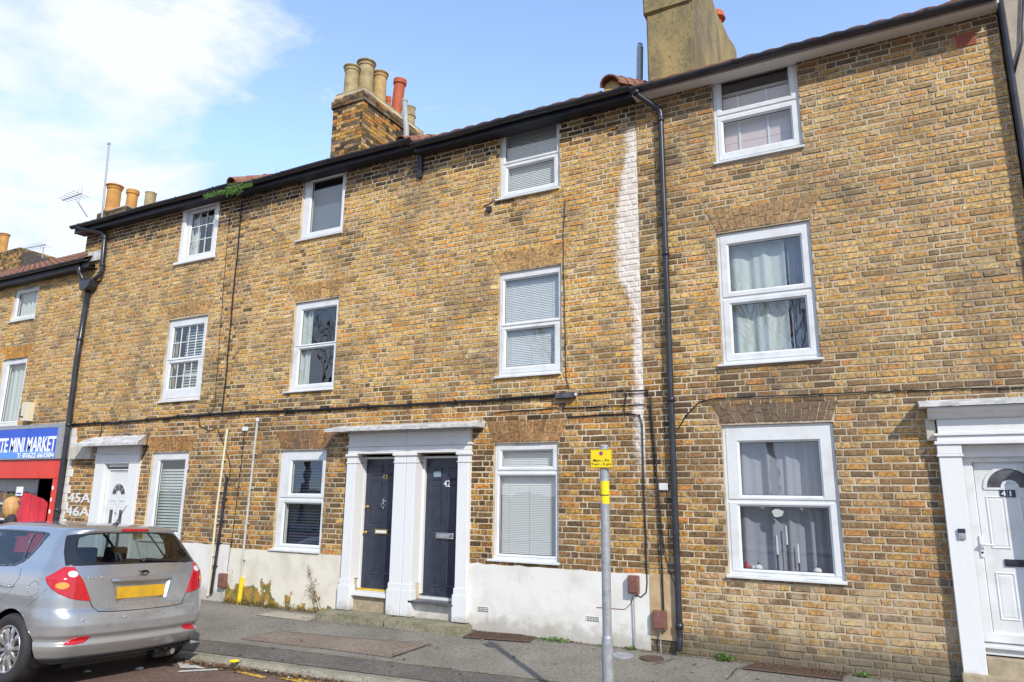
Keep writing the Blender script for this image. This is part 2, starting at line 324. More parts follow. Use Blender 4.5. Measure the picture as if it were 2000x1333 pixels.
# asphalt patches (real repairs in the surface)
pts=[gk(470,1252),gk(545,1236),gk(840,1262),gk(765,1289),gk(640,1272)]
flat('pavement_patch',pts,'pave_brown')
flat('pavement_patch',[gk(500,1203),gk(540,1195),gk(625,1206),gk(600,1215)],'pave_slab')
ln=lambda x:(kback(x)+ (gr(360,1250,KZ)[1]-kback(gr(360,1250,KZ)[0])))
for xa,xb in ((XL,-4.2),(-4.2,XR)):
    b=MB(); b.grid(60,4,lambda u,v:(xa+(xb-xa)*u,(kback(xa+(xb-xa)*u)+.004)*(1-v)+ln(xa+(xb-xa)*u)*v,KZ*(.985-.155*v)+.007+.001*v)); tag(b.build('pavement_strip',M['pave_dark'],fix=False),kind='structure')
# green joint line along the strip
b=MB()
for i in range(260):
    x=-12+i*.05; y=ln(x)+R.uniform(-.008,.008); ww=R.uniform(.002,.010)
    b.quad((x,y-ww,KZ*.83+.0125),(x+.052,y-ww,KZ*.83+.0125),(x+.052,y+ww,KZ*.83+.0125),(x,y+ww,KZ*.83+.0125))
tag(b.build('moss_line',M['moss'],fix=False),kind='stuff')
def road_mark(name,quad,m,label,cat,group):
    P=[gr(x,y,RZ) for x,y in quad]; b=MB(); V=[(x,y,zroad(x,y)+.007) for x,y in P]; b.add(V,[tuple(range(len(V)))]); o=b.build(name,M[m],fix=False)
    if o.data.polygons[0].normal.z<0: o.data.flip_normals()
    tag(o,kind='structure')
mat('line_yellow',(.72,.44,.04),(.35,.22,.08),40,.8,lo=.4,hi=.7); mat('line_white',(.62,.62,.58),(.3,.27,.24),35,.8,lo=.45,hi=.75)
road_mark('yellow_line',[(452,1314),(475,1314),(522,1325),(512,1329)],'line_yellow','','','')
road_mark('yellow_line',[(540,1327),(560,1325),(640,1334),(640,1340),(580,1336)],'line_yellow','','','')
road_mark('white_line',[(345,1295),(365,1295),(402,1309),(352,1309)],'line_white','','','')
road_mark('white_line',[(344,1319),(352,1315),(425,1309),(425,1312)],'line_white','','','')
# cracks and joints in the asphalt, chewing gum
def crack(q,wd,seed,m='ink'):
    rr=random.Random(seed); P=[gk(*p_) for p_ in q]; b=MB(); Q=[]
    for a,c in zip(P,P[1:]):
        n=max(2,int(math.dist(a,c)/.06)); Q+=[(a[0]+(c[0]-a[0])*k/n+rr.uniform(-.008,.008),a[1]+(c[1]-a[1])*k/n+rr.uniform(-.008,.008)) for k in range(n)]
    Q.append(P[-1])
    for a,c in zip(Q,Q[1:]):
        d=Vector((c[0]-a[0],c[1]-a[1])).normalized(); n_=(-d.y*wd*rr.uniform(.6,1.2),d.x*wd*rr.uniform(.6,1.2)); zz=lambda p_:pz(min(p_[1],0),kback(p_[0]))+.0145
        b.quad((a[0]-n_[0],a[1]-n_[1],zz(a)),(c[0]-n_[0],c[1]-n_[1],zz(c)),(c[0]+n_[0],c[1]+n_[1],zz(c)),(a[0]+n_[0],a[1]+n_[1],zz(a)))
    tag(b.build('pavement_crack',M[m],fix=False),kind='structure')
for k,(q,wd) in enumerate([([(470,1252),(545,1236)],.006),([(545,1236),(640,1246),(840,1262)],.005),([(840,1262),(765,1289)],.008),([(1318,1290),(1275,1303)],.005),([(1480,1298),(1440,1310),(1420,1333)],.005),([(400,1216),(470,1206)],.004),([(600,1215),(690,1222),(800,1236)],.004)]): crack(q,wd,k)
rr=random.Random(21); b=MB()
for k in range(150):
    x=rr.uniform(-8.5,1.2); y=rr.uniform(-2.2,-.15); s_=rr.uniform(.008,.022); z=pz(y,kback(x))+.0155; n=7; b.add([(x+s_*math.cos(a*6.283/n)*rr.uniform(.8,1.2),y+s_*math.sin(a*6.283/n)*rr.uniform(.8,1.2),z) for a in range(n)],[tuple(range(n))])
mat('gum',(.30,.29,.26),(.09,.085,.08),3,.8,lo=.45,hi=.55)
tag(b.build('chewing_gum_spots',M['gum'],fix=False),'pale and dark flattened gum spots dotted over the pavement','gum',kind='stuff')
# ------------------------------------------------------------------ brick walls
CH=.0731; BW=.222; HW=.107; J=.0115
def lin(c): return tuple(((q/255)/12.92 if q/255<.04045 else ((q/255+.055)/1.055)**2.4) for q in c)
PAL=dict(buff=lin((198,164,104)),ochre=lin((192,146,70)),orange=lin((194,132,64)),pink=lin((186,150,112)),brown=lin((138,106,66)),umber=lin((104,84,58)),grey=lin((124,112,92)),dark=lin((74,66,56)),cream=lin((208,186,136)))
SAT_=(1.17,1.13,1.06)
def pick(x,z,r,house):
    soot_shade=.52 if z>6.58+.12*mn.noise(Vector((x*2,0,5))) and house in('h41','h42','h43','h44') else 1  # top courses darkened: soot plus the eaves' shade put into the brick colour
    q=r.random(); big=mn.noise(Vector((x*.5,z*.6,3.3)))+.6*mn.noise(Vector((x*1.7,z*1.9,7)))
    lower=1/(1+math.exp((z-3.1+big*.8)*3.2))           # the ground floor bricks are browner
    if house=='h41' : lower=min(1,lower*.75+.10)
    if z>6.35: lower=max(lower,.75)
    up=[('buff',.31),('ochre',.20),('orange',.10),('pink',.13),('brown',.10),('grey',.10),('umber',.03),('cream',.03)]
    lo=[('brown',.32),('umber',.22),('ochre',.18),('dark',.07),('orange',.07),('grey',.05),('buff',.09)]
    if house=='base': lo=[('pink',.20),('buff',.25),('ochre',.18),('brown',.14),('cream',.08),('umber',.07),('grey',.08)]; lower=1
    T=lo if r.random()<lower else up; s=0
    for n,wt in T:
        s+=wt
        if q<s: break
    c=PAL[n]; k=r.uniform(.84,1.12); c=tuple(q_*k*r.uniform(.97,1.03) for q_ in c); mv=PAL['brown'] if lower>.5 else PAL['buff']; return tuple(min(1,(q_*.66+m_*.34)*soot_shade*SAT_[n_]) for n_,(q_,m_) in enumerate(zip(c,mv)))
def brick_wall(name,parent,x0,x1,z0,z1,holes,arches,house,seed,Y=0.,basez=None,stains_shade=()):
    """one wall leaf: mortar sheet with real bricks standing 6-11 mm proud, openings with reveals"""
    r=random.Random(seed); b=MB(); b.mi=1
    xs=sorted({x0,x1}|{q for h in holes for q in h[:2] if x0<q<x1}); zs=sorted({z0,z1}|{q for h in holes for q in h[2:] if z0<q<z1})
    for i in range(len(xs)-1):
        for j in range(len(zs)-1):
            cx,cz=(xs[i]+xs[i+1])/2,(zs[j]+zs[j+1])/2
            if any(h[0]<cx<h[1] and h[2]<cz<h[3] for h in holes): continue
            b.quad((xs[i],Y,zs[j]),(xs[i+1],Y,zs[j]),(xs[i+1],Y,zs[j+1]),(xs[i],Y,zs[j+1]))
    for h in holes:
        a0,a1,c0,c1=h; dp=.26
        b.quad((a0,Y,c0),(a0,Y+dp,c0),(a0,Y+dp,c1),(a0,Y,c1)); b.quad((a1,Y,c1),(a1,Y+dp,c1),(a1,Y+dp,c0),(a1,Y,c0))
        b.quad((a0,Y,c1),(a0,Y+dp,c1),(a1,Y+dp,c1),(a1,Y,c1)); b.quad((a0,Y+dp,c0),(a0,Y,c0),(a1,Y,c0),(a1,Y+dp,c0))
    b.mi=0
    def put(xa,xb,za,zb):
        if xb-xa<.02: return
        e=.008; d=Y-r.uniform(.004,.009); jt=lambda a=.0036:r.uniform(-a,a)
        tl=r.uniform(-.0025,.0025); c=pick((xa+xb)/2,(za+zb)/2,r,'base' if basez is not None and za<basez(xa) else house)
        for sx0,sx1,sz0,sz1,k in stains_shade:
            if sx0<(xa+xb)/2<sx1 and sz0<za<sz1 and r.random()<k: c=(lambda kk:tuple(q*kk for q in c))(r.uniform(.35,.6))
        b.col=c; o=[(xa+jt(),za+jt()),(xb+jt(),za+jt()),(xb+jt(),zb+jt()),(xa+jt(),zb+jt())]
        cx,cz=(xa+xb)/2,(za+zb)/2
        i=[(p_[0]+(e if p_[0]<cx else -e),p_[1]+(e if p_[1]<cz else -e)) for p_ in o]
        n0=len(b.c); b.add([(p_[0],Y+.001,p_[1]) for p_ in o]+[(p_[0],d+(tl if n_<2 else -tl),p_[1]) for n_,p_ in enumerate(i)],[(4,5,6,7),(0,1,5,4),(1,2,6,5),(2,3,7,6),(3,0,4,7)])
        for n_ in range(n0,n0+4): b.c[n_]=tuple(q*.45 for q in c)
    nrow=int((z1-z0)/CH)+1
    for k in range(nrow):
        za=z0+k*CH+J/2; zb=min(za+CH-J,z1)
        if zb-za<.02: continue
        zc=(za+zb)/2; blocks=[(h[0],h[1]) for h in holes if h[2]<zb-.01 and h[3]>za+.01]
        for ar in arches:                              # (bottom x0,x1, top x0,x1, z0,z1)
            if ar[4]-.01<zc<ar[5]+.01:
                u=(zc-ar[4])/(ar[5]-ar[4]); blocks.append((ar[0]+(ar[2]-ar[0])*u,ar[1]+(ar[3]-ar[1])*u))
        blocks.sort(); free=[]; c=x0
        for p_,q in blocks:
            if p_>c: free.append((c,min(p_,x1)))
            c=max(c,q)
        if c<x1: free.append((c,x1))
        x=x0-.34-(0 if k%2 else (BW+HW)/2)-r.uniform(0,.02); head=(k%2==0)
        while x<x1:
            wd=HW if head else BW
            if r.random()<.10: head=not head
            xa,xb=x+J/2,x+wd-J/2+r.uniform(-.003,.003)
            for f0,f1 in free:
                p_,q=max(xa,f0+.002),min(xb,f1-.002)
                if q-p_>.02: put(p_,q,za+r.uniform(-.001,.001),zb+r.uniform(-.0015,.001))
            x+=wd; head=not head
    return b,r
def arch_bricks(b,r,ar,tone,Y=0.):
    x0,x1,t0,t1,z0,z1=ar; n=max(8,int((x1-x0)/.074))
    for i in range(n):
        k=r.choice((.38,.5,.62)) if True else .5
        kk=r.uniform(.8,1.15); c=tuple(q*kk for q in tone); 
        for v0,v1 in ((0,k),(k,1)):
            u0,u1=i/n,(i+1)/n; g=.0045
            def P(u,v,s): return (x0+(x1-x0)*u)*(1-v)+(t0+(t1-t0)*u)*v+s*g, z0+(z1-z0)*v
            va=v0+.012; vb=v1-.012
            a=P(u0,va,1);bb=P(u1,va,-1);cc=P(u1,vb,-1);dd=P(u0,vb,1); e=.003; d=Y-r.uniform(.005,.012)
            k2=r.uniform(.9,1.1); b.col=tuple(q*k2 for q in c)
            b.add([(p_[0],Y+.001,p_[1]) for p_ in (a,bb,cc,dd)]+[(a[0]+e,d,a[1]+e),(bb[0]-e,d,bb[1]+e),(cc[0]-e,d,cc[1]-e),(dd[0]+e,d,dd[1]-e)],[(4,5,6,7),(0,1,5,4),(1,2,6,5),(2,3,7,6),(3,0,4,7)])
def rect(q,Y=0.):   # TL TR BR BL photo corners -> x0,x1,z0,z1
    P=[at(*p_,Y) for p_ in q]; return ((P[0][0]+P[3][0])/2,(P[1][0]+P[2][0])/2,(P[2][1]+P[3][1])/2,(P[0][1]+P[1][1])/2)
def arch(bot,top):
    a,b_,c,d=at(*bot[0]),at(*bot[1]),at(*top[0]),at(*top[1])
    return (a[0],b_[0],c[0],d[0],(a[1]+b_[1])/2,(c[1]+d[1])/2)
# ------------------------------------------------------------------ windows
def slats(x0,x1,z0,z1,y,pitch,w,ang,m,parent,name='blind',cords=True):
    b=MB(); z=z1; c,s=math.cos(ang),math.sin(ang)
    rr=random.Random(int(x0*100))
    while z>z0:
        a=ang+rr.uniform(-.04,.04); dy,dz=math.cos(a)*w/2,math.sin(a)*w/2
        b.add([(x0,y-dy,z-dz),(x1,y-dy,z-dz),(x1,y,z+.002),(x0,y,z+.002),(x1,y+dy,z+dz),(x0,y+dy,z+dz)],[(0,1,2,3),(3,2,4,5)]); z-=pitch
    if cords:
        for u in (.15,.5,.85):
            xx=x0+(x1-x0)*u; b.box(xx-.0015,xx+.0015,y-w*.5-.002,y-w*.5,z0,z1)
    return b.build(name,M[m],parent,fix=False)
def drape(x0,x1,z0,z1,y,m,parent,name='curtain',amp=.02,n=6,seed=1,flare=0.):
    rr=random.Random(seed); ph=[rr.uniform(0,6.28) for _ in range(4)]; b=MB()
    def f(u,v):
        x=x0+(x1-x0)*u; q=math.sin(u*n*6.283+ph[0]+.5*math.sin(u*9+ph[1]))+.4*math.sin(u*n*2.3*6.283+ph[2]+v*.6)
        return (x+flare*(1-v)*(u-.5),y+amp*q*(1.15-.3*v),z0+(z1-z0)*v)
    b.grid(90,8,f); return b.build(name,M[m],parent,smooth=True,fix=False)
def window(parent,fr,panes,sill=None,rec=.035,sw=.045,bars=(),board=None,vent=False,name='window',proud=True):
    """upvc window: frame (part), one sash ring + glass per light, sill"""
    x0,x1,z0,z1=fr
    P=[rect(q,rec+.03) for q in panes]
    b=MB(); y0=rec; y1=rec+.07
    zs=[z0]+[ (P[i][2]+P[i+1][3])/2 for i in range(len(P)-1)][::-1]+[z1]
    # outer frame ring + transoms
    b.ring(x0,x1,z0,z1,.042,y0,y1)
    for zt in zs[1:-1]: b.box(x0+.042,x1-.042,y0+.004,y1,zt-.022,zt+.022)
    w=b.build(name,M['upvc'],parent,fix=True)
    for i,(a0,a1,c0,c1) in enumerate(P):
        e0,e1=a0-x0,x1-a1; lo=zs[::-1][i+1]; hi=zs[::-1][i]
        s=MB(); ww=min(e0,e1)-.030
        ox0,ox1=x0+.034,x1-.034; oz0,oz1=lo+(.034 if i==len(P)-1 else .012),hi-(.034 if i==0 else .012)
        a0,a1,c0,c1=max(a0,ox0+.03),min(a1,ox1-.03),max(c0,oz0+.03),min(c1,oz1-.03)
        V=lambda X0,X1,Z0,Z1,y:[(X0,y,Z0),(X1,y,Z0),(X1,y,Z1),(X0,y,Z1)]
        yf=y0-.008 if proud else y0+.012; ch=.008
        L6=V(ox0,ox1,oz0,oz1,y1-.01)+V(ox0,ox1,oz0,oz1,yf+ch)+V(ox0+ch,ox1-ch,oz0+ch,oz1-ch,yf)+V(a0-.022,a1+.022,c0-.022,c1+.022,yf)+V(a0-.020,a1+.020,c0-.020,c1+.020,yf+.006)+V(a0,a1,c0,c1,yf+.020)+V(a0,a1,c0,c1,y1-.01)
        s.add(L6,[(k*4+j,k*4+(j+1)%4,((k+1)%7)*4+(j+1)%4,((k+1)%7)*4+j) for k in range(7) for j in range(4)])
        s.build('sash',M['upvc'],w)
        gb=MB(); gb.quad((a0,rec+.032,c0),(a1,rec+.032,c0),(a1,rec+.032,c1),(a0,rec+.032,c1)); gb.build('pane',M['glass'],w,fix=False)
        gs=MB(); gs.ring(a0-.001,a1+.001,c0-.001,c1+.001,.006,rec+.024,rec+.031,.001); gs.build('gasket',M['ink'],w)
        if bars:
            nx,nz=bars[i]; bb=MB()
            for k in range(1,nx): xx=a0+(a1-a0)*k/nx; bb.box(xx-.008,xx+.008,rec+.020,rec+.030,c0,c1)
            for k in range(1,nz): zz=c0+(c1-c0)*k/nz; bb.box(a0,a1,rec+.021,rec+.0295,zz-.008,zz+.008)
            bb.build('glazing_bars',M['upvc'],w)
    if vent:
        vb=MB(); vb.box(x0+(x1-x0)*.3,x0+(x1-x0)*.72,y0-.012,y0+.01,z1-.032,z1-.02); vb.build('trickle_vent',M['galvanised'],w)
    if sill:
        s0,s1,sz=sill; sb=MB(); sb.prism([(-.045,sz+.002),(-.045,sz+.026),(rec+.02,sz+.040),(rec+.02,sz-.0)],s0,s1,'x'); sb.build('sill',M['upvc'],w,bevel=.003)
    return w,P,zs
def empty_part(name,loc,parent):
    o=bpy.data.objects.new(name,None); COL.objects.link(o); o.empty_display_size=.1; o.parent=parent; o.location=Vector(loc)-org(parent); return o
bpy_font=None
def text(s,box,Y,m,parent=None,name='lettering',depth=.004,spacing=1.,bold=0.,shear=0.):
    """lettering as a mesh fitted in the rectangle x0,x1,z0,z1 of the plane Y, facing the street"""
    cu=bpy.data.curves.new('t','FONT'); cu.body=s; cu.extrude=.02; cu.size=1; cu.space_character=spacing; cu.offset=bold; cu.shear=shear; cu.resolution_u=3
    o=bpy.data.objects.new('t',cu); COL.objects.link(o); bpy.context.view_layer.update()
    me=bpy.data.meshes.new_from_object(o.evaluated_get(bpy.context.evaluated_depsgraph_get())); bpy.data.objects.remove(o)
    xs=[v.co.x for v in me.vertices]; ys=[v.co.y for v in me.vertices]; a0,a1,c0,c1=min(xs),max(xs),min(ys),max(ys)
    x0,x1,z0,z1=box; b=MB()
    b.add([(x0+(v.co.x-a0)/(a1-a0)*(x1-x0),Y-depth*(v.co.z/.04+.5),z0+(v.co.y-c0)/(c1-c0)*(z1-z0)) for v in me.vertices],[tuple(p.vertices) for p in me.polygons])
    bpy.data.meshes.remove(me); return b.build(name,M[m],parent)
# ------------------------------------------------------------------ houses
X44,X43,X42,X41,XE=-14.00,-9.86,-5.93,-2.52,1.455
ZT=6.97
def shell(parent,x0,x1,zt=ZT,depth=6.5,slabs=(2.62,4.72),plain='rough_cast'):
    b=MB(); a,c=x0+.004,x1-.004; y0=.27
    for q in (((a,y0,-.3),(a,depth,-.3),(a,depth,zt),(a,y0,zt)),((c,y0,-.3),(c,y0,zt),(c,depth,zt),(c,depth,-.3)),((a,depth,-.3),(c,depth,-.3),(c,depth,zt),(a,depth,zt)),((a,y0,.3),(c,y0,.3),(c,depth,.3),(a,depth,.3)),((a,y0,zt),(c,y0,zt),(c,depth,zt),(a,depth,zt))): b.quad(*q)
    for z in slabs: b.quad((a,y0,z),(c,y0,z),(c,depth,z),(a,depth,z))
    b.quad((a,1.6,-.3),(c,1.6,-.3),(c,1.6,zt),(a,1.6,zt))
    b.build('rooms',M['dark_room'],parent,fix=False)
PITCH=rad(27)
def roof(parent,x0,x1,ze,m='tile_dark',y0=-.24,pitch=PITCH,ridge=3.7,rise=0):
    ze-=.03; b=MB(); n=int((x1-x0)/.045); rows=14; L_=(ridge-y0)/math.cos(pitch); r=random.Random(int(x0*10))
    for k in range(rows):
        s0=L_*k/rows; s1=L_*(k+1)/rows+.04; off=r.uniform(-.003,.003)
        def f(u,v):
            x=x0+(x1-x0)*u; s_=s0+(s1-s0)*v; wv=.022*abs(math.sin(x*math.pi/.23))**.8
            return (x,y0+s_*math.cos(pitch),ze+s_*math.sin(pitch)+wv+.028*(1-v)+off+.004*mn.noise(Vector((x*3,s_*3,k))))
        b.grid(n,1,f)
        f0=lambda u:(lambda q:q)(f(u,0))
        vs=[f(i/n,0) for i in range(n+1)]+[(p_[0],p_[1]+.01,p_[2]-.035-.0) for p_ in [f(i/n,0) for i in range(n+1)]]
        b.add(vs,[(i,i+1,n+2+i,n+1+i) for i in range(n)])
    zr=ze+L_*math.sin(pitch); b.quad((x0,ridge,zr),(x1,ridge,zr),(x1,ridge+3.3,zr-1.8),(x0,ridge+3.3,zr-1.8))
    return b.build('roof',M[m],parent,fix=False)
def party_ridge(parent,x,ze,m='tile_red',pitch=PITCH,r0=.13,y0=-.20,L_=4.2):
    b=MB(); n=9; r=random.Random(int(x*7)); seg=int(L_/.42)
    for k in range(seg):
        s0,s1=k*.42,k*.42+.46; rr=r0*r.uniform(.97,1.05)
        V=[]
        for t,rad_ in ((s0,rr+.008),(s1,rr-.008)):
            for sgn in (1,.86):
                for i in range(n): 
                    a=math.pi*i/(n-1); V.append((x+math.cos(a)*rad_*sgn,y0+t*math.cos(pitch)-math.sin(a)*rad_*sgn*math.sin(pitch),ze+.03+t*math.sin(pitch)+math.sin(a)*rad_*sgn*math.cos(pitch)))
        F=[(i,i+1,2*n+i+1,2*n+i) for i in range(n-1)]+[(n+i,n+i+1,3*n+i+1,3*n+i) for i in range(n-1)]+[(i,i+1,n+i+1,n+i) for i in range(n-1)]
        b.add(V,F)
    ob=b.build('ridge_tiles',M[m],parent,smooth=False)
    f=MB(); f.prism([(x-r0*.85,ze-.02),(x+r0*.85,ze-.02),(x+r0*.7,ze+r0*.6),(x,ze+r0*.98),(x-r0*.7,ze+r0*.6)],y0+.05,y0+1.0,'y'); f.build('mortar_bedding',M['clay_yellow'],parent)
    # raised flaunching beside the party wall
    return ob
def gutter(parent,x0,x1,z,m='black_plastic',y=-.27,r=.055,fascia='black_wood',fz=(6.62,6.86),soffit='black_wood',sag=.012):
    z-=.045; fz=(fz[0]-.03,fz[1]-.045); b=MB(); n=10; seg=max(6,int((x1-x0)/.3))
    def f(rr):
        return lambda u,v:(x0+(x1-x0)*u,y-math.cos(math.pi*v)*rr,z-math.sin(math.pi*v)*rr*1.0-sag*math.sin(u*9)*.6-.0)
    b.grid(seg,n,f(r)); b.grid(seg,n,f(r-.006))
    x=x0+.3
    while x<x1: 
        b.grid(1,n,lambda u,v:(x-.02+.04*u,y-math.cos(math.pi*v)*(r+.007),z-math.sin(math.pi*v)*(r+.007)+.004)); x+=1.0
    b.build('gutter',M[m],parent,smooth=True,fix=False)
    f_=MB(); f_.box(x0,x1,y+r+.012,y+r+.032,fz[0],fz[1]); f_.build('fascia',M[fascia],parent)
    s=MB(); s.box(x0,x1,y+r+.034,.02,fz[0]+.012,fz[0]+.024); s.build('soffit',M[soffit],parent)
def pot(parent,x,y,z,h,r,m,style=0,tilt=(0,0)):
    if style==0: pr=[(r*1.12,0),(r*1.08,.04),(r*.98,.10),(r*.95,h*.75),(r*.93,h-.10),(r*1.05,h-.09),(r*1.06,h-.06),(r*1.0,h-.05),(r*1.22,h-.02),(r*1.22,h),(r*.85,h),(r*.8,h-.3)]
    elif style==1: pr=[(r,0),(r*.95,.06),(r*.93,h-.12),(r*1.12,h-.10),(r*1.15,h-.02),(r*1.1,h),(r*.85,h),(r*.8,h-.3)]
    else: pr=[(r,0),(r,h*.55),(r*1.15,h*.57),(r*1.15,h*.63),(r*.98,h*.66),(r*.98,h-.03),(r*1.08,h),(r*.8,h),(r*.75,h-.2)]
    b=MB(); b.lathe((x,y,z),pr,22,axis=(tilt[0],tilt[1],1)); return b.build('chimney_pot',M[m],parent,smooth=False)
def brick_box(name,parent,x0,x1,y0,y1,z0,z1,seed,tone='chim',bands=(),front=True,sides=True,ch=CH):
    """brick stack with real bricks on its street and side faces"""
    r=random.Random(seed); b=MB(); b.mi=1; b.box(x0,x1,y0,y1,z0,z1); b.mi=0
    P2=['brown','umber','pink','ochre','dark','orange','grey','buff']
    n=int((z1-z0)/ch)
    for k in range(n):
        za,zb=z0+k*ch+.005,z0+(k+1)*ch-.005; g=0
        for (e0,e1) in bands:
            if e0<(za+zb)/2<e1: g=.03
        for face in ('f','r','l'):
            a,c=((x0,x1) if face=='f' else (y0,y1)); t=a-g-(0 if k%2 else .11); 
            while t<c+g:
                wd=BW if r.random()<.5 else HW; p_,q=max(t+.005,a-g),min(t+wd-.005,c+g); t+=wd
                if q-p_<.02: continue
                cc=PAL[r.choice(P2 if g==0 else ['umber','dark','grey','brown'])]; kk=r.uniform(.7,1.1); b.col=tuple(v*kk for v in cc)
                d=.008+g+r.uniform(0,.004)
                if face=='f': b.box(p_,q,y0-d,y0+.004,za,zb)
                elif face=='r': b.box(x1-.004,x1+d,p_,q,za,zb)
                else: b.box(x0-d,x0+.004,p_,q,za,zb)
    return b.build(name,[M['brick'],M['mortar']],parent,col=True)
def plinth(parent,x0,x1,z1,m,z0=-.2,th=.02,holes=(),seed=1,name='plinth'):
    r=random.Random(seed); b=MB(); n=int((x1-x0)/.12)+1
    top=[(x0+(x1-x0)*i/n, z1+r.uniform(-.010,.010)) for i in range(n+1)]
    b.prism([(x0,z0)]+[(x1,z0)]+top[::-1],-th,.015,'y'); return b.build(name,M[m],parent)
def moulded(b,x0,x1,z0,z1,y,out=True,w=.022,h=.010):
    s=-1 if out else 1
    def l(i,yy): return [(x0+i,yy,z0+i),(x1-i,yy,z0+i),(x1-i,yy,z1-i),(x0+i,yy,z1-i)]
    V=l(0,y)+l(w*.4,y+s*h)+l(w,y+s*h*.2)+l(w*1.6,y+s*h*.55); b.add(V,[(k*4+i,k*4+(i+1)%4,(k+1)*4+(i+1)%4,(k+1)*4+i) for k in range(3) for i in range(4)]+[(12,13,14,15)])
def chimney_house(): pass
# ---- number 41 (right) -----------------------------------------------------
def rectR(q,rec=.035): return rect(q,rec)
F41g=rectR([(1409.8,832.1),(1625.5,824.5),(1655,1136),(1424.5,1122)]); F41m=rectR([(1400.9,459),(1580.9,431.4),(1603,700),(1411,713)]); F41t=rectR([(1390.9,150.5),(1555,112),(1568,287),(1398.5,323)])
A41g=arch([(1412,828),(1625,820)],[(1390,790),(1638,784)]); A41m=arch([(1400,452),(1580,430)],[(1378,415),(1605,378)])
h41=empty('terraced_house',(-.5,0,0),'brown brick house with white door 41, right of the long black downpipe','house','terraced houses of the brick row')
D41=(.475,1.36,-.3,2.245)
holes=[F41g,F41m,F41t,D41]
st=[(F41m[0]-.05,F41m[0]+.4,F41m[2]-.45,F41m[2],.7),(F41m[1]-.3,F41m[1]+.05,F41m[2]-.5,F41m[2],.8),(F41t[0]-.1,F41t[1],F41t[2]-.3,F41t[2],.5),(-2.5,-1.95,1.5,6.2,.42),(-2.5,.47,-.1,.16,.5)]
b,r=brick_wall('wall',h41,X41,XE,-.22,ZT,holes,[A41g,A41m],'h41',41,basez=lambda x:.80+.04*math.sin(x*3),stains_shade=st)
arch_bricks(b,r,A41m,lin((180,142,94))); arch_bricks(b,r,A41g,lin((126,100,76)))
b.build('wall',[M['brick'],M['mortar']],h41,col=True)
shell(h41,X41,XE); roof(h41,-2.72,XE,6.86,'tile_red'); party_ridge(h41,-2.80,6.96)
gutter(h41,X41+.02,XE,6.85,fascia='white_paint',fz=(6.775,6.84),soffit='white_paint')
# fanned courses right under the eaves
w_,P_,zs_=window(h41,F41g,[[(1444.5,865.4),(1598.8,862.3),(1605.5,969),(1450.3,967.7)],[(1445.4,989),(1618,992.6),(1629,1121.6),(1452,1110)]],sill=(F41g[0]-.02,F41g[1]+.01,F41g[2]-.03))
drape(F41g[0]+.03,F41g[0]+.62,F41g[2]+.05,F41g[3]-.03,.20,'fabric_grey',w_,seed=4,n=2,amp=.030,flare=.1)
drape(F41g[0]+.60,F41g[1]-.03,F41g[2]+.05,F41g[3]-.03,.215,'fabric_grey',w_,seed=9,n=2.4,amp=.026,flare=.06)
w_,P_,zs_=window(h41,F41m,[[(1423.4,481.5),(1562,462),(1569.5,555.6),(1427.9,570)],[(1430,597),(1572.5,582.6),(1580.6,680.4),(1434.5,690.9)]],sill=(F41m[0]-.05,F41m[1]+.03,F41m[2]-.03))
drape(F41m[0]+.03,F41m[1]-.30,F41m[2]+.05,F41m[3]-.03,.18,'fabric_white',w_,seed=14,n=2.6,amp=.018)
drape(F41m[1]-.28,F41m[1]-.03,F41m[2]+.05,F41m[3]-.03,.20,'fabric_grey',w_,seed=19,n=3,amp=.02)
w_,P_,zs_=window(h41,F41t,[[(1408.7,162),(1537.6,128.8),(1542,188.3),(1411.3,218.9)],[(1413.3,243.1),(1543.4,212.2),(1547.8,272.4),(1415.9,301)]],sill=(F41t[0]-.02,F41t[1]+.02,F41t[2]-.03))
b=MB(); b.quad((F41t[0]+.03,.17,F41t[2]+.03),(F41t[1]-.03,.17,F41t[2]+.03),(F41t[1]-.03,.17,F41t[3]-.21),(F41t[0]+.03,.17,F41t[3]-.21))
for k in range(9): z=F41t[2]+.1+k*.1; b.box(F41t[0]+.03,F41t[1]-.03,.166,.17,z,z+.006)
b.build('blind',M['fabric_rose'],w_)
b=MB()
for u in (.28,.62): xx=F41t[0]+(F41t[1]-F41t[0])*u; b.box(xx-.012,xx+.012,.155,.162,F41t[2]+.03,F41t[3]-.22)
b.box(F41t[0]+.03,F41t[1]-.03,.15,.17,F41t[3]-.25,F41t[3]-.21); b.build('blind_rail',M['blind_white'],w_)
# porch and door of 41
b=MB()
b.box(.455,.645,-.10,.02,.14,2.10); b.box(.44,.66,-.115,.02,2.10,2.125); b.box(.448,.652,-.108,.02,2.127,2.215); b.box(.43,1.42,-.125,.02,2.217,2.25)
b.box(1.20,1.39,-.10,.02,.14,2.10); b.box(.455,1.40,-.10,.02,2.252,2.30); b.box(.43,1.42,-.12,.02,2.302,2.325); b.box(.47,1.40,-.10,.02,2.327,2.46)
b.prism([(-.10,2.462),(-.14,2.48),(-.17,2.52),(-.22,2.54),(-.22,2.575),(.02,2.575),(.02,2.462)],.40,1.44,'x'); b.box(.455,1.38,.02,.16,2.10,2.215)
b.build('door_surround',M['white_paint'],h41,bevel=.004)
b=MB(); r=random.Random(2)
b.grid(40,6,lambda u,v:(.33+1.13*u,-.26+.28*v,2.60+.07*v+.006*mn.noise(Vector((u*14,v*4,1)))))
b.grid(40,2,lambda u,v:(.33+1.13*u,-.265,2.575+.027*v+.006*mn.noise(Vector((u*20,v*3,5))))); b.quad((.33,-.26,2.58),(.33,.02,2.58),(.33,.02,2.67),(.33,-.26,2.60)); b.quad((.33,-.26,2.578),(1.46,-.26,2.578),(1.46,.02,2.578),(.33,.02,2.578))
b.build('canopy',M['lead'],h41,smooth=False,fix=False)
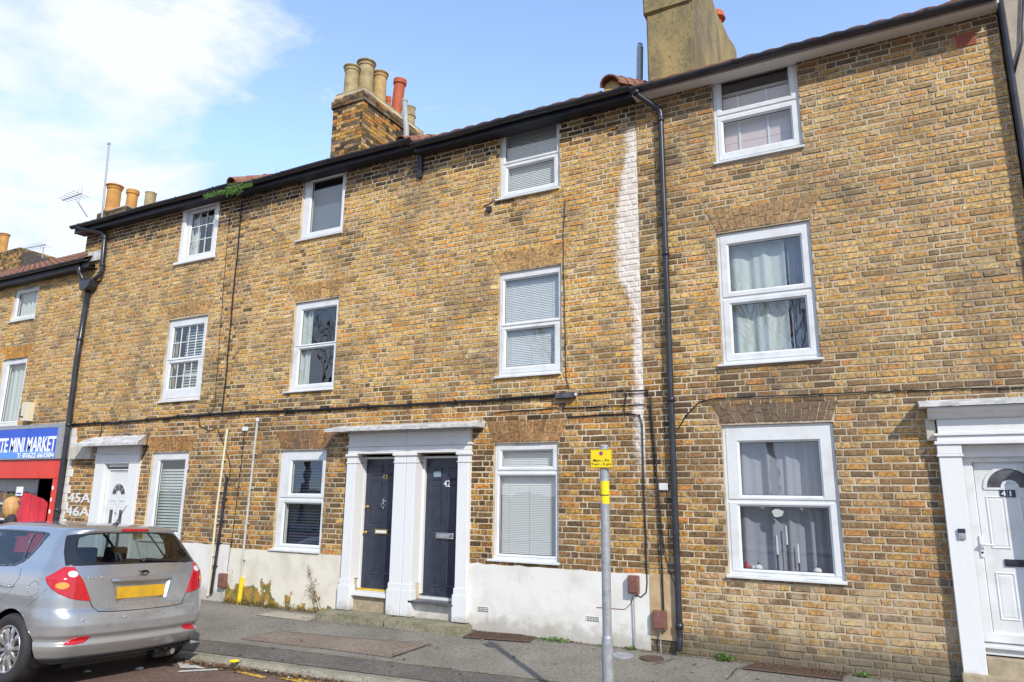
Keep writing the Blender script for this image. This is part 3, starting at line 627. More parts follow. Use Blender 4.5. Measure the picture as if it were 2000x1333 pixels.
b=MB(); b.ring(.648,1.36,.40,2.14,.09,.06,.22,.01); b.box(.62,1.40,.02,.24,.30,.36); b.prism([(-.02,.36),(-.02,.385),(.2,.40),(.2,.36)],.64,1.37,'x'); b.build('door_frame',M['upvc'],h41,bevel=.004)
dx0,dx1=.745,1.30; b=MB(); b.box(dx0,dx1,.10,.15,.48,2.06)
for a0,a1,c0,c1 in ((.81,.97,1.24,1.73),(1.08,1.24,1.24,1.73),(.81,.97,.60,1.03),(1.08,1.24,.60,1.03)): moulded(b,a0,a1,c0,c1,.10)
def arcband(b,cx,cz,r0,r1,y0,y1,a0=0,a1=math.pi,n=18,sx=1):
    V=[]
    for i in range(n+1):
        a=a0+(a1-a0)*i/n
        for rr,yy in ((r0,y1),(r0,y0),(r1,y0),(r1,y1)): V.append((cx+math.cos(a)*rr*sx,yy,cz+math.sin(a)*rr))
    b.add(V,[(i*4+k,i*4+(k+1)%4,(i+1)*4+(k+1)%4,(i+1)*4+k) for i in range(n) for k in range(4)]+[(0,1,2,3),(n*4+3,n*4+2,n*4+1,n*4)])
arcband(b,1.02,1.805,.185,.215,.088,.11); arcband(b,1.02,1.805,.055,.075,.088,.11); b.box(.81,.965,.09,.11,1.79,1.81); b.box(1.075,1.235,.09,.11,1.79,1.81)
d41=b.build('door',M['upvc'],h41)
b=MB(); arcband(b,1.02,1.81,.075,.187,.096,.10); b.build('fanlight',M['slate'],d41)
for s_,x_ in (('4',.962),('1',1.028)):
    pb=MB(); pb.box(x_-.030,x_+.030,.092,.10,1.72,1.79,.003); pl=pb.build('number_plate',M['door_navy'],d41); text(s_,(x_-.018,x_+(.018 if s_=='4' else -.004),1.73,1.78),.092,'sign_white',d41,name='door_number')
b=MB(); b.box(.90,1.14,.085,.10,1.085,1.15,.004); b.box(.912,1.128,.079,.087,1.10,1.135,.003); b.build('letterbox',M['black_plastic'],d41)
b=MB(); b.box(.715,.745,.045,.06,1.16,1.36,.006); b.tube([(.73,.05,1.28),(.73,.015,1.28),(.76,.01,1.28),(.83,.012,1.275)],.011); b.build('door_handle',M['upvc'],h41)
b=MB(); b.lathe((.73,.046,1.205),[(.010,-.0),(.010,.004),(.0,.0041)],12,axis=(0,-1,0)); b.build('keyhole',M['ink'],h41)
b=MB(); b.box(.652,1.42,-.06,.24,-.1,.285,.01); b.box(.44,1.45,-.14,.02,-.2,.142,.012); b.build('doorstep',M['stone_step'],h41)
b=MB(); b.box(.54,.60,-.122,-.10,1.33,1.385,.004); b.mi=1; b.box(.54,.60,-.124,-.10,1.385,1.425,.004); b.mi=0; b.lathe((.572,-.122,1.355),[(.014,0),(.014,.004),(.001,.004)],14,axis=(0,-1,0)); b.build('doorbell',[M['galvanised'],M['door_navy']],h41)
# downpipe, vent, patch, pipework of 41
def downpipe(parent,pts,r=.036,m='black_plastic',joints=(),name='downpipe',shoe=True,brk=()):
    b=MB(); b.tube(pts,r,14)
    for (p_,ax) in joints: b.lathe(p_,[(r+.002,-.03),(r+.010,-.028),(r+.010,.028),(r+.002,.03)],14,axis=ax,cap=False)
    for z in brk: b.box(pts[-2][0]-.06,pts[-2][0]+.06,-.02,.0,z-.012,z+.012)
    return b.build(name,M[m],parent,smooth=True)
xp=-2.175
downpipe(h41,[(-2.42,-.27,6.80),(-2.42,-.27,6.74),(-2.40,-.255,6.70),(-2.20,-.075,6.56),(xp,-.06,6.50),(xp,-.06,6.3),(xp,-.06,.20),(xp-.0,-.065,.16),(xp,-.12,.06)],joints=[((-2.42,-.27,6.74),(0,0,1)),((xp,-.06,6.40),(0,0,1)),((xp,-.06,4.6),(0,0,1)),((xp,-.06,2.8),(0,0,1)),((xp,-.06,.30),(0,0,1))])
b=MB(); b.box(1.06,1.245,-.014,.0,6.452,6.60); b.mi=1
for k in range(5):
    for j in range(11): b.box(1.072+j*.0155,1.080+j*.0155,-.0155,-.012,6.465+k*.027,6.482+k*.027)
b.build('air_brick',[M['clay_red'],M['ink']],h41)
plinth(h41,X41+.005,-2.15,.835,'render_beige',z0=.13,seed=4,name='render_patch')
# ---- number 42 -------------------------------------------------------------
F42g=rectR([(967.7,867.4),(1092.8,863.4),(1092.8,1098),(964,1092)]); F42m=rectR([(976.7,535.1),(1098,517.8),(1099,727),(974.5,738)]); F42t=rectR([(980.4,255.5),(1093.9,225.6),(1095,370),(977,390)])
A42g=arch([(966,866),(1092,861)],[(950,826),(1112,815)]); A42m=arch([(977,533),(1097,515)],[(958,497),(1118,472)])
h42=empty('terraced_house',(-4.2,0,0),'buff brick house with navy door 42, white blinds and a whitewash streak down one edge','house','terraced houses of the brick row')
D42=(-5.78,-5.11,-.3,2.235)
st=[(F42g[0]-.5,F42g[0]-.0,.8,2.6,.45),(F42g[0]-.1,F42g[1]+.1,F42m[2]-.8,F42m[2]-.1,.35),(F42t[0]-.1,F42t[0]+.3,F42t[2]-.45,F42t[2],.6),(X42,X41,6.35,7,.5)]  # last zone: sooty top courses, with eaves shade painted into the bricks
b,r=brick_wall('wall',h42,X42,X41-.002,-.22,ZT,[F42g,F42m,F42t,D42],[A42g,A42m],'h42',42,stains_shade=st)
arch_bricks(b,r,A42m,lin((190,150,96))); arch_bricks(b,r,A42g,lin((160,120,78)))
b.build('wall',[M['brick'],M['mortar']],h42,col=True)
shell(h42,X42,X41); roof(h42,-6.2,-2.92,6.90,'tile_red'); party_ridge(h42,-6.29,7.02,r0=.10,y0=-.08)
gutter(h42,X42,X41+.02,6.89,fz=(6.77,6.89))
plinth(h42,-4.905,X41+.003,.815,'render_white',seed=8)
w_,P_,zs_=window(h42,F42g,[[(982,883),(1079.8,880.9),(1079.8,911),(982,912.2)],[(977.9,931.4),(1087.5,930.6),(1086.7,1089.5),(973.8,1084.2)]],sill=(F42g[0]-.06,F42g[1]+.02,F42g[2]-.03),vent=True)
slats(F42g[0]+.06,F42g[1]-.03,F42g[2]+.06,F42g[3]-.04,.13,.022,.026,rad(62),'blind_white',w_)
w_,P_,zs_=window(h42,F42m,[[(987.7,550),(1091,536.7),(1091.7,621.8),(987.1,632.8)],[(990,648),(1083.2,638.5),(1083.8,711),(989.3,718.5)]],sill=(F42m[0]-.03,F42m[1]+.0,F42m[2]-.03))
slats(F42m[0]+.03,F42m[1]-.03,F42m[2]+.05,F42m[3]-.04,.12,.024,.026,rad(66),'blind_white',w_)
w_,P_,zs_=window(h42,F42t,[[(989,262.7),(1088.2,238.4),(1088.8,295.5),(989.8,317.7)],[(993.5,332.5),(1081.9,312),(1082.5,358.2),(993.3,376.7)]],sill=(F42t[0]-.05,F42t[1]+.01,F42t[2]-.03))
slats(F42t[0]+.03,F42t[1]-.03,F42t[2]+.05,F42t[3]-.04,.12,.026,.026,rad(66),'blind_white',w_)
# ---- number 43 -------------------------------------------------------------
F43g=rectR([(552,881),(642.8,878),(628,1077),(534,1072)]); F43m=rectR([(579.6,593),(665.5,581.5),(654,759.8),(567.2,764.8)]); F43t=rectR([(596.3,342.2),(678.9,323.5),(672.9,455),(588.2,471)])
A43g=arch([(552,879),(643,875)],[(537,845),(657,835)]); A43m=arch([(577,590),(665,578)],[(564,560),(678,545)])
h43=empty('terraced_house',(-7.9,0,0),'buff brick house with navy door 43, dark ground floor blinds and a brick chimney','house','terraced houses of the brick row')
D43=(-6.85,-6.10,-.3,2.235)
st=[(X43,-9.4,3.2,6.6,.3),(F43m[0]-.1,F43m[1],F43m[2]-.35,F43m[2],.5),(F43t[0]-.1,F43t[0]+.2,F43t[2]-.6,F43t[2],.5),(F43t[1]-.1,F43t[1]+.2,F43t[2]-.7,F43t[2],.5),(X43,X42,6.4,7,.5)]  # last zone darkens bricks for soot and for painted shade below the gutter
b,r=brick_wall('wall',h43,X43+.002,X42-.002,-.22,ZT,[F43g,F43m,F43t,D43],[A43g,A43m],'h43',43,stains_shade=st)
arch_bricks(b,r,A43m,lin((190,150,96))); arch_bricks(b,r,A43g,lin((160,118,76)))
b.build('wall',[M['brick'],M['mortar']],h43,col=True)
shell(h43,X43,X42); roof(h43,-9.98,-6.4,6.98,'tile_dark'); party_ridge(h43,-10.07,7.10,'tile_red',r0=.11,y0=-.08)
gutter(h43,X43,X42,6.99,fz=(6.86,6.98))
# flaking cream plinth of 43
m=bpy.data.materials.new('flaking'); m.use_nodes=True; t=m.node_tree; p=t.nodes['Principled BSDF']; M['flaking']=m; pos,xyz=geo_(t)
n=noise_(t,pos,4.2,6,.6); hz=smooth_(t,xyz[2],.0,.62,.23,-.16); bx=smooth_(t,xyz[0],-8.75,-8.1,.07,-.09)
f=smooth_(t,math_(t,'ADD',math_(t,'ADD',n,hz),bx),.60,.615)
col_=mix_(t,smooth_(t,noise_(t,pos,3,4),.4,.7),(.72,.68,.58),(.60,.56,.46))
under=mix_(t,smooth_(t,noise_(t,pos,9,5),.4,.6),(.42,.24,.05),(.16,.15,.04))
t.links.new(mix_(t,f,col_,under),p.inputs['Base Color']); p.inputs['Roughness'].default_value=.9
b_=t.nodes.new('ShaderNodeBump'); b_.inputs['Strength'].default_value=.5; b_.inputs['Distance'].default_value=.012; b_.invert=True; t.links.new(f,b_.inputs['Height']); t.links.new(b_.outputs[0],p.inputs['Normal'])
plinth(h43,-9.34,-7.01,.80,'flaking',seed=10)
w_,P_,zs_=window(h43,F43g,[[(574,902),(632,900.8),(628,964.8),(568,964)],[(559.2,984),(628.8,985.2),(625.2,1064.8),(552,1062)]],sill=(F43g[0]-.05,F43g[1]+.0,F43g[2]-.03))
slats(F43g[0]+.17,F43g[1]-.03,F43g[2]+.06,F43g[3]-.04,.15,.043,.05,rad(35),'blind_dark',w_)
drape(F43g[0]+.03,F43g[0]+.14,F43g[2]+.06,F43g[3]-.04,.12,'fabric_white',w_,seed=3,n=2,amp=.01)
w_,P_,zs_=window(h43,F43m,[[(593.7,607.9),(659.2,599.6),(655,669),(589.5,675)],[(587.9,683.5),(653.6,676.4),(649.8,747.4),(582.6,752)]],sill=(F43m[0]-.09,F43m[1]+.01,F43m[2]-.03))
drape(F43m[0]+.04,F43m[0]+.30,F43m[2]+.05,F43m[3]-.04,.13,'fabric_white',w_,seed=6,n=3,amp=.02)
w_,P_,zs_=window(h43,F43t,[[(610.4,359.8),(672,341),(665.8,443.8),(608.3,455)]],sill=(F43t[0]-.07,F43t[1]+.01,F43t[2]-.03))
b=MB(); b.quad((F43t[0]+.03,.15,F43t[2]+.03),(F43t[1]-.03,.15,F43t[2]+.03),(F43t[1]-.03,.15,F43t[3]-.24),(F43t[0]+.03,.15,F43t[3]-.24)); b.build('blind',M['blind_sky_tint'],w_,fix=False)  # bluish sky reflection of the pane is put into this blind's colour
# chimney of 43
zc=7.15; XC1=-7.88; XC0=at(650,240,.82)[0]
ztop=at(704,172,.82)[1]
ch=brick_box('chimney',h43,XC0,XC1,.82,2.75,zc,ztop-.02,5,bands=((ztop-.30,ztop-.12),))
b=MB(); b.box(XC0+.01,XC1-.01,.83,2.74,ztop-.02,ztop+.03,.01); b.build('flaunching',M['clay_buff'],ch)
xm=(XC0+XC1)/2
for (px_,py_,yy,hh,rr,mm,st_,tl) in ((688,133,1.02,.62,.135,'clay_buff',0,(0,0)),(716,124,1.28,.78,.155,'clay_buff',0,(0,0)),(743,145,1.55,.68,.135,'clay_yellow',0,(0,0)),(759,190,1.95,.30,.05,'clay_red',1,(0,0)),(781,157,2.22,.86,.12,'clay_red',1,(.10,.0)),(800,212,2.5,.28,.12,'clay_buff',2,(0,0))):
    a_=at(px_,py_,yy); pot(ch,min(max(a_[0]-(tl[0]*hh),XC0+.10),XC1-.06),yy,ztop+.02,max(.2,a_[1]-ztop-.02) if st_!=9 else hh,rr,mm,st_,tl)
a_=at(790,200,.15); c_=at(794,262,.15); b=MB(); b.tube([(c_[0],.15,c_[1]-.25),(c_[0],.15,c_[1]),(a_[0],.15,a_[1])],.045,12); b.lathe((a_[0],.15,a_[1]),[(.05,0),(.055,.03),(.03,.06)],12); b.build('vent_pipe',M['vent_grey'],h43)
b=MB(); a_=at(822,318,-.02); b.box(a_[0]-.04,a_[0]+.04,-.05,-.005,6.40,6.76); b.build('old_bracket',M['black_wood'],h43)
# shared doorcase, half on each house, seam down the middle of the double pilaster
def half_case(parent,side):
    b=MB()
    if side<0:  # 43
        X0,Xm=-7.0,X42; pil=[(-6.99,-6.825)]; dr=D43; mid=(-6.135,X42-.004)
    else: X0,Xm=X42,-4.90; pil=[(-5.085,-4.91)]; dr=D42; mid=(X42+.004,-5.775)
    for a0,a1 in pil+[mid]:
        b.box(a0,a1,-.08,.24,.50,2.10); e=.025
        e0=-e if (a0==pil[0][0]) or side>0 and a0==pil[0][0] else (0 if a0==mid[0] and side>0 else -e); e1=0 if (a1==mid[1] and side<0) else e
        if a0==mid[0] and side>0: e0=0
        b.box(a0+e0*.5,a1+e1*.5,-.09,.02,.42,.50); b.box(a0+e0,a1+e1,-.10,.02,.09,.42)
        b.box(a0+e0*.4,a1+e1*.4,-.09,.02,2.10,2.12); b.box(a0,a1,-.083,.24,2.12,2.20); b.box(a0+e0*.8,a1+e1*.8,-.105,.02,2.20,2.235)
    a,c=(X0+.02,X42-.001) if side<0 else (X42+.001,Xm-.01)
    b.box(a,c,-.085,.24,2.236,2.26); b.box(a,c,-.082,.02,2.262,2.335); b.box(a-(.02 if side<0 else 0),c+(.02 if side>0 else 0),-.105,.02,2.337,2.36); b.box(a,c,-.080,.02,2.362,2.58)
    b.box(a-(.01 if side<0 else 0),c+(.01 if side>0 else 0),-.11,.02,2.50,2.52)
    # door lining
    b.box(dr[0]+.0,dr[0]+.03,.12,.25,.36,2.20) ; b.box(dr[1]-.03,dr[1],.12,.25,.36,2.20); b.box(dr[0]+.031,dr[1]-.031,.12,.25,2.17,2.20)
    o=b.build('door_surround',M['white_paint'],parent,bevel=.005)
    b=MB(); c0,c1=(-7.24,X42-.002) if side<0 else (X42+.002,-4.72)
    w0=(-7.20,X42-.002) if side<0 else (X42+.002,-4.77)
    nz=lambda x,k:mn.noise(Vector((x*3.1,k,2)))
    b.grid(48,5,lambda u,v:((c0+(c1-c0)*u)*(1-v)+(w0[0]+(w0[1]-w0[0])*u)*v,-.33+.335*v+.012*nz(c0+(c1-c0)*u,1)*(1-v),2.585+.075*v+.010*nz(c0+(c1-c0)*u,v*3)))
    b.grid(48,2,lambda u,v:(c0+(c1-c0)*u,-.33+.012*nz(c0+(c1-c0)*u,1),2.545+.014*nz((c0+(c1-c0)*u)*2.5,9)*(1-v)+.040*v+.010*nz(c0+(c1-c0)*u,0)*v))
    b.quad((c0,-.33,2.55),(c1,-.33,2.55),(c1,0,2.56),(c0,0,2.56)); xx=c0 if side<0 else c1; b.quad((xx,-.33,2.55),(xx,0,2.56),(xx,0,2.66),(xx,-.33,2.59))
    b.build('canopy',M['lead'],parent,fix=False)
half_case(h43,-1); half_case(h42,1)
def door6(parent,x0,x1,z0,z1,y,kind):
    b=MB(); W=x1-x0; b.box(x0,x1,y,y+.045,z0,z1)
    c=.11;mm=.10; pw=(W-2*c-mm)/2
    rows=((.87,.955),(.50,.83),(.11,.42)) if kind=='43' else ((.835,.93),(.47,.80),(.07,.40))
    for i in range(2):
        a0=x0+c+i*(pw+mm)
        for f0,f1 in rows: 
            moulded(b,a0,a0+pw,z0+(z1-z0)*f0,z0+(z1-z0)*f1,y,w=.02,h=.012)
    return b.build('door',M['door_navy'],parent)
d43=door6(h43,-6.838,-6.10,.365,2.168,.17,'43'); d42=door6(h42,-5.748,-5.12,.335,2.168,.17,'42')
def fit(q,Y): return rect(q,Y)
text('43',fit([(748,928),(758,928),(757,936.5),(746.5,936.5)],.165),.162,'brass',d43,name='door_number')
text('42',fit([(868,939),(880,938),(879,951),(866.5,951)],.165),.162,'sign_white',d42,name='door_number')
def letterbox(q,parent,m): 
    a=fit(q,.16); b=MB(); b.box(a[0],a[1],.150,.17,a[2],a[3],.004); o=b.build('letterbox',M[m],parent); b=MB(); b.box(a[0]+.02,a[1]-.02,.144,.151,a[2]+.016,a[3]-.016,.003); b.build('flap',M['litter_white' if m=='brass' else 'chrome'],o) if False else b.build('letterbox_flap',M['litter_white' if m=='brass' else 'galvanised'],parent)
letterbox([(733,1034),(758,1034),(757,1044),(732,1044)],d43,'brass'); letterbox([(852,1041),(887,1042),(886,1054),(851,1052)],d42,'chrome')
a_=at(748.5,985,.15); b=MB(); arcband(b,a_[0],a_[1]-.02,.026,.036,.140,.160,0,2*math.pi,20,.8); b.lathe((a_[0],.165,a_[1]+.035),[(.02,0),(.022,.01),(.008,.03)],14,axis=(0,-1,0)); b.lathe((a_[0],.165,a_[1]-.058),[(.012,0),(.014,.015),(.004,.025)],10,axis=(0,-1,0)); b.prism([(a_[0]-.014,a_[1]+.05),(a_[0]+.014,a_[1]+.05),(a_[0],a_[1]+.09)],.150,.165,'y'); b.build('knocker',M['chrome'],d43)
b=MB()
for q in ((717,990),(713,1040)):
    a_=at(*q,.16); b.lathe((a_[0]+.01,.168,a_[1]),[(.022,0),(.022,.006),(.014,.010),(.020,.03),(.016,.045),(.003,.05)],14,axis=(0,-1,0))
b.build('lock',M['brass'],d43)
a_=fit([(848,921),(862,921),(861,932),(847,932)],.165); b=MB(); b.box(a_[0],a_[1],.160,.166,a_[2],a_[3]); b.build('door_light',M['pale_pane'],d42)
a_=fit([(882,918),(893,918),(893,932),(881,932)],.165)
b=MB(); b.box(-6.85,-6.12,.0,.24,-.1,.285,.01); b.mi=1; b.box(-6.85,-6.13,-.06,.26,.286,.335,.006); b.mi=2; b.box(-6.84,-6.12,.12,.18,.336,.362); b.build('doorstep',[M['stone_step'],M['white_paint'],M['threshold']],h43)
b=MB(); b.box(-5.775,-5.10,.0,.24,-.1,.265,.01); b.mi=1; b.box(-5.80,-5.09,-.10,.24,.267,.30,.004); b.mi=2; b.box(-5.77,-5.1,.11,.2,.301,.332); b.build('doorstep',[M['render_white'],M['slate'],M['upvc']],h42)
# kerb-like concrete step under both doors
b=MB(); r=random.Random(5)
def stepf(x0,x1):
    bm=bmesh.new(); bmesh.ops.create_cube(bm,size=1)
    for q in bm.verts: q.co=Vector(((x0+x1)/2+q.co.x*(x1-x0),-.165+q.co.y*.39,-.02+q.co.z*.20))
    bmesh.ops.bevel(bm,geom=bm.edges[:],offset=.02,segments=2,affect='EDGES'); bmesh.ops.subdivide_edges(bm,edges=bm.edges[:],cuts=6,use_grid_fill=True)
    for q in bm.verts:
        d=mn.noise(q.co*4)*.02+mn.noise(q.co*14)*.008; q.co+=Vector((0,-d,d*.6))
    return bm
asphalt('stepmat',(.20,.19,.11),(.30,.27,.19),(.42,.40,.32),4,.4)
b=MB(); b.bm(stepf(-7.18,-6.02)); tag(b.build('kerb_step',M['stepmat'],smooth=False),'mossy concrete step under the navy door with the knocker','step','worn concrete steps below the double porch')
b=MB(); b.bm(stepf(-6.0,-4.84)); tag(b.build('kerb_step',M['stepmat'],smooth=False),'mossy concrete step under navy door 42, ending at the metal grating','step','worn concrete steps below the double porch')
# ---- numbers 44/45 (left end) ---------------------------------------------
F44g=rectR([(303.3,884.8),(374.2,883),(353.3,1056.5),(279,1054)]); F44m=rectR([(334,626.8),(409.5,616),(393.6,778),(314,785)]); F44t=rectR([(364.8,402),(434.4,387.6),(422.4,499.2),(349,516)])
A44g=arch([(300,884),(374,881)],[(285,858),(388,845)]); A44m=arch([(333,622),(408,612)],[(320,598),(420,583)])
h44=empty('terraced_house',(-12,0,0),'buff brick house with gridded windows, white porch and 45A 46A painted beside its door','house','terraced houses of the brick row')
D44=(-12.76,-12.02,-.3,2.17)
b,r=brick_wall('wall',h44,X44,X43-.002,-.22,ZT,[F44g,F44m,F44t,D44],[A44g,A44m],'h44',44,stains_shade=[(X43-.3,X43,3,6.7,.35),(X44,X43,6.35,7,.5)])  # second zone: soot and painted eaves shade on the top courses
arch_bricks(b,r,A44m,lin((190,150,96))); arch_bricks(b,r,A44g,lin((166,124,76)))
b.build('wall',[M['brick'],M['mortar']],h44,col=True)
b,r=brick_wall('end_quoins',h44,-14.43,X44-.001,6.2,ZT,[],[],'h44',45); b.build('end_wall',[M['brick'],M['mortar']],h44,col=True)
b=MB(); rq=random.Random(9)
for k in range(19): b.box(X44+.03,X44+.03+(.20 if k%2 else .13)+rq.uniform(-.01,.01),-.016-rq.uniform(0,.004),.01,-.1+k*.155,-.1+k*.155+.150,.004)
b.build('painted_quoins',M['render_white'],h44)
brick_box('gable',h44,-14.43,-14.2,.03,6.4,5.9,6.9,77)
shell(h44,X44,X43); roof(h44,-14.52,-10.18,7.04,'tile_dark')
gutter(h44,-14.55,X43,7.05,fz=(6.90,7.03))
plinth(h44,X44+.25,-13.05,.86,'render_white',seed=12); plinth(h44,-11.78,-9.345,.845,'render_white',seed=13)
w_,P_,zs_=window(h44,F44g,[[(317,900.4),(365.7,900.4),(348.3,1038.8),(298,1038)]],sill=(F44g[0]-.05,F44g[1]+.0,F44g[2]-.03))
slats(F44g[0]+.06,F44g[1]-.04,F44g[2]+.06,F44g[3]-.30,.17,.05,.045,rad(62),'fabric_white',w_)
w_,P_,zs_=window(h44,F44m,[[(342.7,642.7),(400.8,634),(395.6,693.6),(336.4,701.2)],[(335.2,712.3),(388.9,707),(384,757),(330,761)]],sill=(F44m[0]-.02,F44m[1]+.0,F44m[2]-.04),bars=((4,2),(4,2)))
slats(F44m[0]+.35,F44m[1]-.05,F44m[2]+.06,F44m[3]-.05,.15,.05,.045,rad(50),'fabric_white',w_)
w_,P_,zs_=window(h44,(F44t[0]+.09,F44t[1]-.09,F44t[2]+.06,F44t[3]-.11),[[(378,418.8),(421.3,408.7),(412.8,492),(370.8,499.2)]],bars=((3,3),),rec=.05)
b=MB(); b.ring(F44t[0],F44t[1],F44t[2],F44t[3],.10,-.005,.10,.006); b.box(F44t[0]-.07,F44t[1]+.03,-.05,.05,F44t[2]-.055,F44t[2]-.005,.006); b.build('window_surround',M['white_paint'],h44)
drape(F44t[0]+.14,F44t[0]+.35,F44t[2]+.1,F44t[3]-.12,.16,'fabric_white',w_,seed=6,n=2,amp=.02)
# porch of 45
b=MB()
b.box(-13.02,-12.74,-.06,.02,-.1,2.15); b.box(-12.04,-11.78,-.06,.02,-.1,2.15); b.box(-13.03,-11.77,-.07,.02,2.152,2.31); b.box(-13.05,-11.75,-.085,.02,2.312,2.335); b.box(-13.02,-11.78,-.065,.02,2.337,2.52)
b.box(-12.74,-12.04,.02,.08,2.05,2.16); b.build('door_surround',M['white_paint'],h44,bevel=.005)
b=MB(); nz=lambda x,k:mn.noise(Vector((x*3.1,k,2)))
b.grid(40,4,lambda u,v:(-13.32+.10*v+(1.86-.36*v)*u,-.34+.345*v,2.50+.16*v+.012*nz(u*4,v*3))); b.grid(40,2,lambda u,v:(-13.32+1.86*u,-.34,2.455+.012*nz(u*9,3)*(1-v)+.045*v+.012*nz(u*4,0)*v))
b.quad((-13.32,-.34,2.46),(-11.46,-.34,2.46),(-11.6,0,2.47),(-13.2,0,2.47)); b.quad((-11.46,-.34,2.46),(-11.46,-.34,2.50),(-11.72,0,2.66),(-11.72,0,2.46)); b.build('canopy',M['lead'],h44,fix=False)
b=MB(); b.ring(-12.745,-12.035,.2,2.09,.06,.02,.09,.005); b.build('door_frame',M['upvc'],h44)
b=MB(); b.box(-12.68,-12.10,.05,.09,.24,2.04); moulded(b,-12.62,-12.16,1.99,2.03,.05,w=.008,h=.005)
arcband(b,-12.39,1.60,.19,.205,.04,.052); b.box(-12.60,-12.43,.04,.052,1.49,1.505); b.box(-12.35,-12.18,.04,.052,1.49,1.505)
for a0,a1 in ((-12.60,-12.45),(-12.33,-12.18)): moulded(b,a0,a1,.55,1.38,.05,w=.015,h=.008)
dd=b.build('door',M['upvc'],h44)
b=MB()
for k in range(4): arcband(b,-12.39,1.60,.075,.175,.044,.049,math.pi*(k+.08)/4,math.pi*(k+.92)/4,6)
for a0,a1 in ((-12.565,-12.485),(-12.295,-12.215)): b.box(a0,a1,.036,.042,.60,1.33)
b.build('door_light',M['slate'],dd)
b=MB(); b.lathe((-12.39,.05,1.28),[(.02,0),(.02,.02),(.01,.03)],12,axis=(0,-1,0)); b.build('knocker',M['chrome'],dd)
b=MB(); b.box(-12.78,-12.0,-.05,.02,-.1,.2); b.build('doorstep',M['stone_step'],h44)
# box beam beside the porch
b=MB(); b.box(-13.78,-13.10,-.13,.0,2.24,2.47,.006); b.build('side_panel',M['cream_wood'],h44)
for s_,q in (('45A',[(134,964),(178,962),(176,983),(131,981)]),('46A',[(130,990),(176,989),(174,1009),(126,1008)])):
    text(s_,rect(q,-.015),-.013,'litter_white',h44,name='painted_number',depth=.003,bold=.02)
# chimney behind 45
zc1=at(225,405,.9)[1]; c0,c1=at(174,405,.9)[0],at(246,405,.9)[0]
ch=brick_box('chimney',h44,c0+.45,c1+.02,.9,2.6,6.9,zc1-.02,15,bands=((zc1-.25,zc1-.02),))
for q,yy,hq,rr,mm,st_ in (((225,364),1.05,.42,.155,'clay_orange',0),((260,373),1.6,.45,.13,'clay_orange',1),((295,378),2.3,.4,.13,'clay_buff',2)):
    a_=at(*q,yy); pot(ch,min(a_[0],c1-.05),yy,zc1-.03,a_[1]-zc1+.03,rr,mm,st_)
# pole on the chimney, aerial
a0,a1=at(202,405,.85),at(213,282,.85); b=MB(); b.tube([(a0[0],.85,a0[1]-.3),(a1[0],.85,a1[1])],.022,8); b.box(a1[0]-.05,a1[0]+.03,.83,.87,a1[1]-.01,a1[1]+.03); tag(b.build('mast',M['galvanised']),'tall bare metal mast rising from the left chimney','mast')
def aerial(p0,p1,tip,Y,label,elem=6,boom=None):
    b=MB(); A=at(*p0,Y);B=at(*p1,Y); b.tube([(A[0],Y,A[1]),(B[0],Y,B[1])],.016,6)
    T0,T1=at(*tip[0],Y),at(*tip[1],Y); b.tube([(T0[0],Y,T0[1]),(T1[0],Y,T1[1])],.012,6)
    for i in range(elem):
        u=(i+.5)/elem; x=T0[0]+(T1[0]-T0[0])*u; z=T0[1]+(T1[1]-T0[1])*u; l=.10+.10*u; b.tube([(x-.03,Y-l,z+.02),(x+.03,Y+l,z-.02)],.006,4); 
        if i>elem-3: b.tube([(x,Y,z-l),(x+.04,Y,z+l)],.006,4)
    tag(b.build('aerial',M['galvanised']),label,'aerial','rooftop television aerials')
aerial((170,423),(152,395),((122,392),(160,378)),.85,'spiky television aerial on a bent arm at the left chimney stack')
aerial((83,505),(85,482),((48,486),(90,478)),3.,'small television aerial on a short mast above the low shop roof')
# rainwater pipe at the left end
xq=-14.22
downpipe(h44,[(-14.32,-.27,7.0),(-14.32,-.27,6.98),(-14.28,-.255,6.94),(-13.74,-.09,6.80),(-13.68,-.08,6.72),(-13.62,-.08,5.97),(-13.64,-.09,5.90),(-13.90,-.10,5.76)],r=.045,joints=[((-13.68,-.08,6.68),(0,0,1)),((-13.625,-.08,6.1),(0,0,1))],name='swan_neck_pipe')
b=MB(); b.prism([(-14.14,5.80),(-13.76,5.80),(-13.80,5.66),(-13.90,5.60),(-14.02,5.60),(-14.12,5.66)],-.20,-.02,'y'); b.build('hopper',M['black_plastic'],h44,bevel=.01)
downpipe(h44,[(-13.97,-.09,5.62),(-14.02,-.09,4.2),(-13.99,-.09,3.0),(-13.95,-.09,.3),(-13.95,-.09,.0)],r=.05,joints=[((-14.01,-.09,4.6),(0,0,1)),((-13.98,-.09,2.9),(0,0,1)),((-13.95,-.09,1.3),(0,0,1))])
# ---- shop building ---------------------------------------------------------
XS=-24.0
FSt=rectR([(35,567),(80.7,557),(71.6,622),(21,630)]); FSm=rectR([(11.5,704.4),(57,697.8),(38.5,829),(-14,832)]); ASm=arch([(11,703),(58,697)],[(0,680),(67,670)])
hs=empty('shop_building',(-18,0,0),'two storey brick building at the left edge with a red and blue shop front','building')
X44s=X44
b,r=brick_wall('wall',hs,XS,X44-.003,2.75,6.12,[FSt,FSm],[ASm],'h43',60); arch_bricks(b,r,ASm,lin((196,142,70)))
for k in range(1,4): pass
b.build('wall',[M['brick'],M['mortar']],hs,col=True)
b=MB(); b.quad((XS,.27,-.3),(X44,.27,-.3),(X44,.27,2.75),(XS,.27,2.75))
shell(hs,XS,X44-.1,6.05,6.5,(2.7,4.6))
roof(hs,XS,X44-.02,6.27,'tile_red',pitch=rad(32),ridge=3.0)
gutter(hs,XS,X44+.1,6.27,fz=(6.10,6.25),sag=.0)
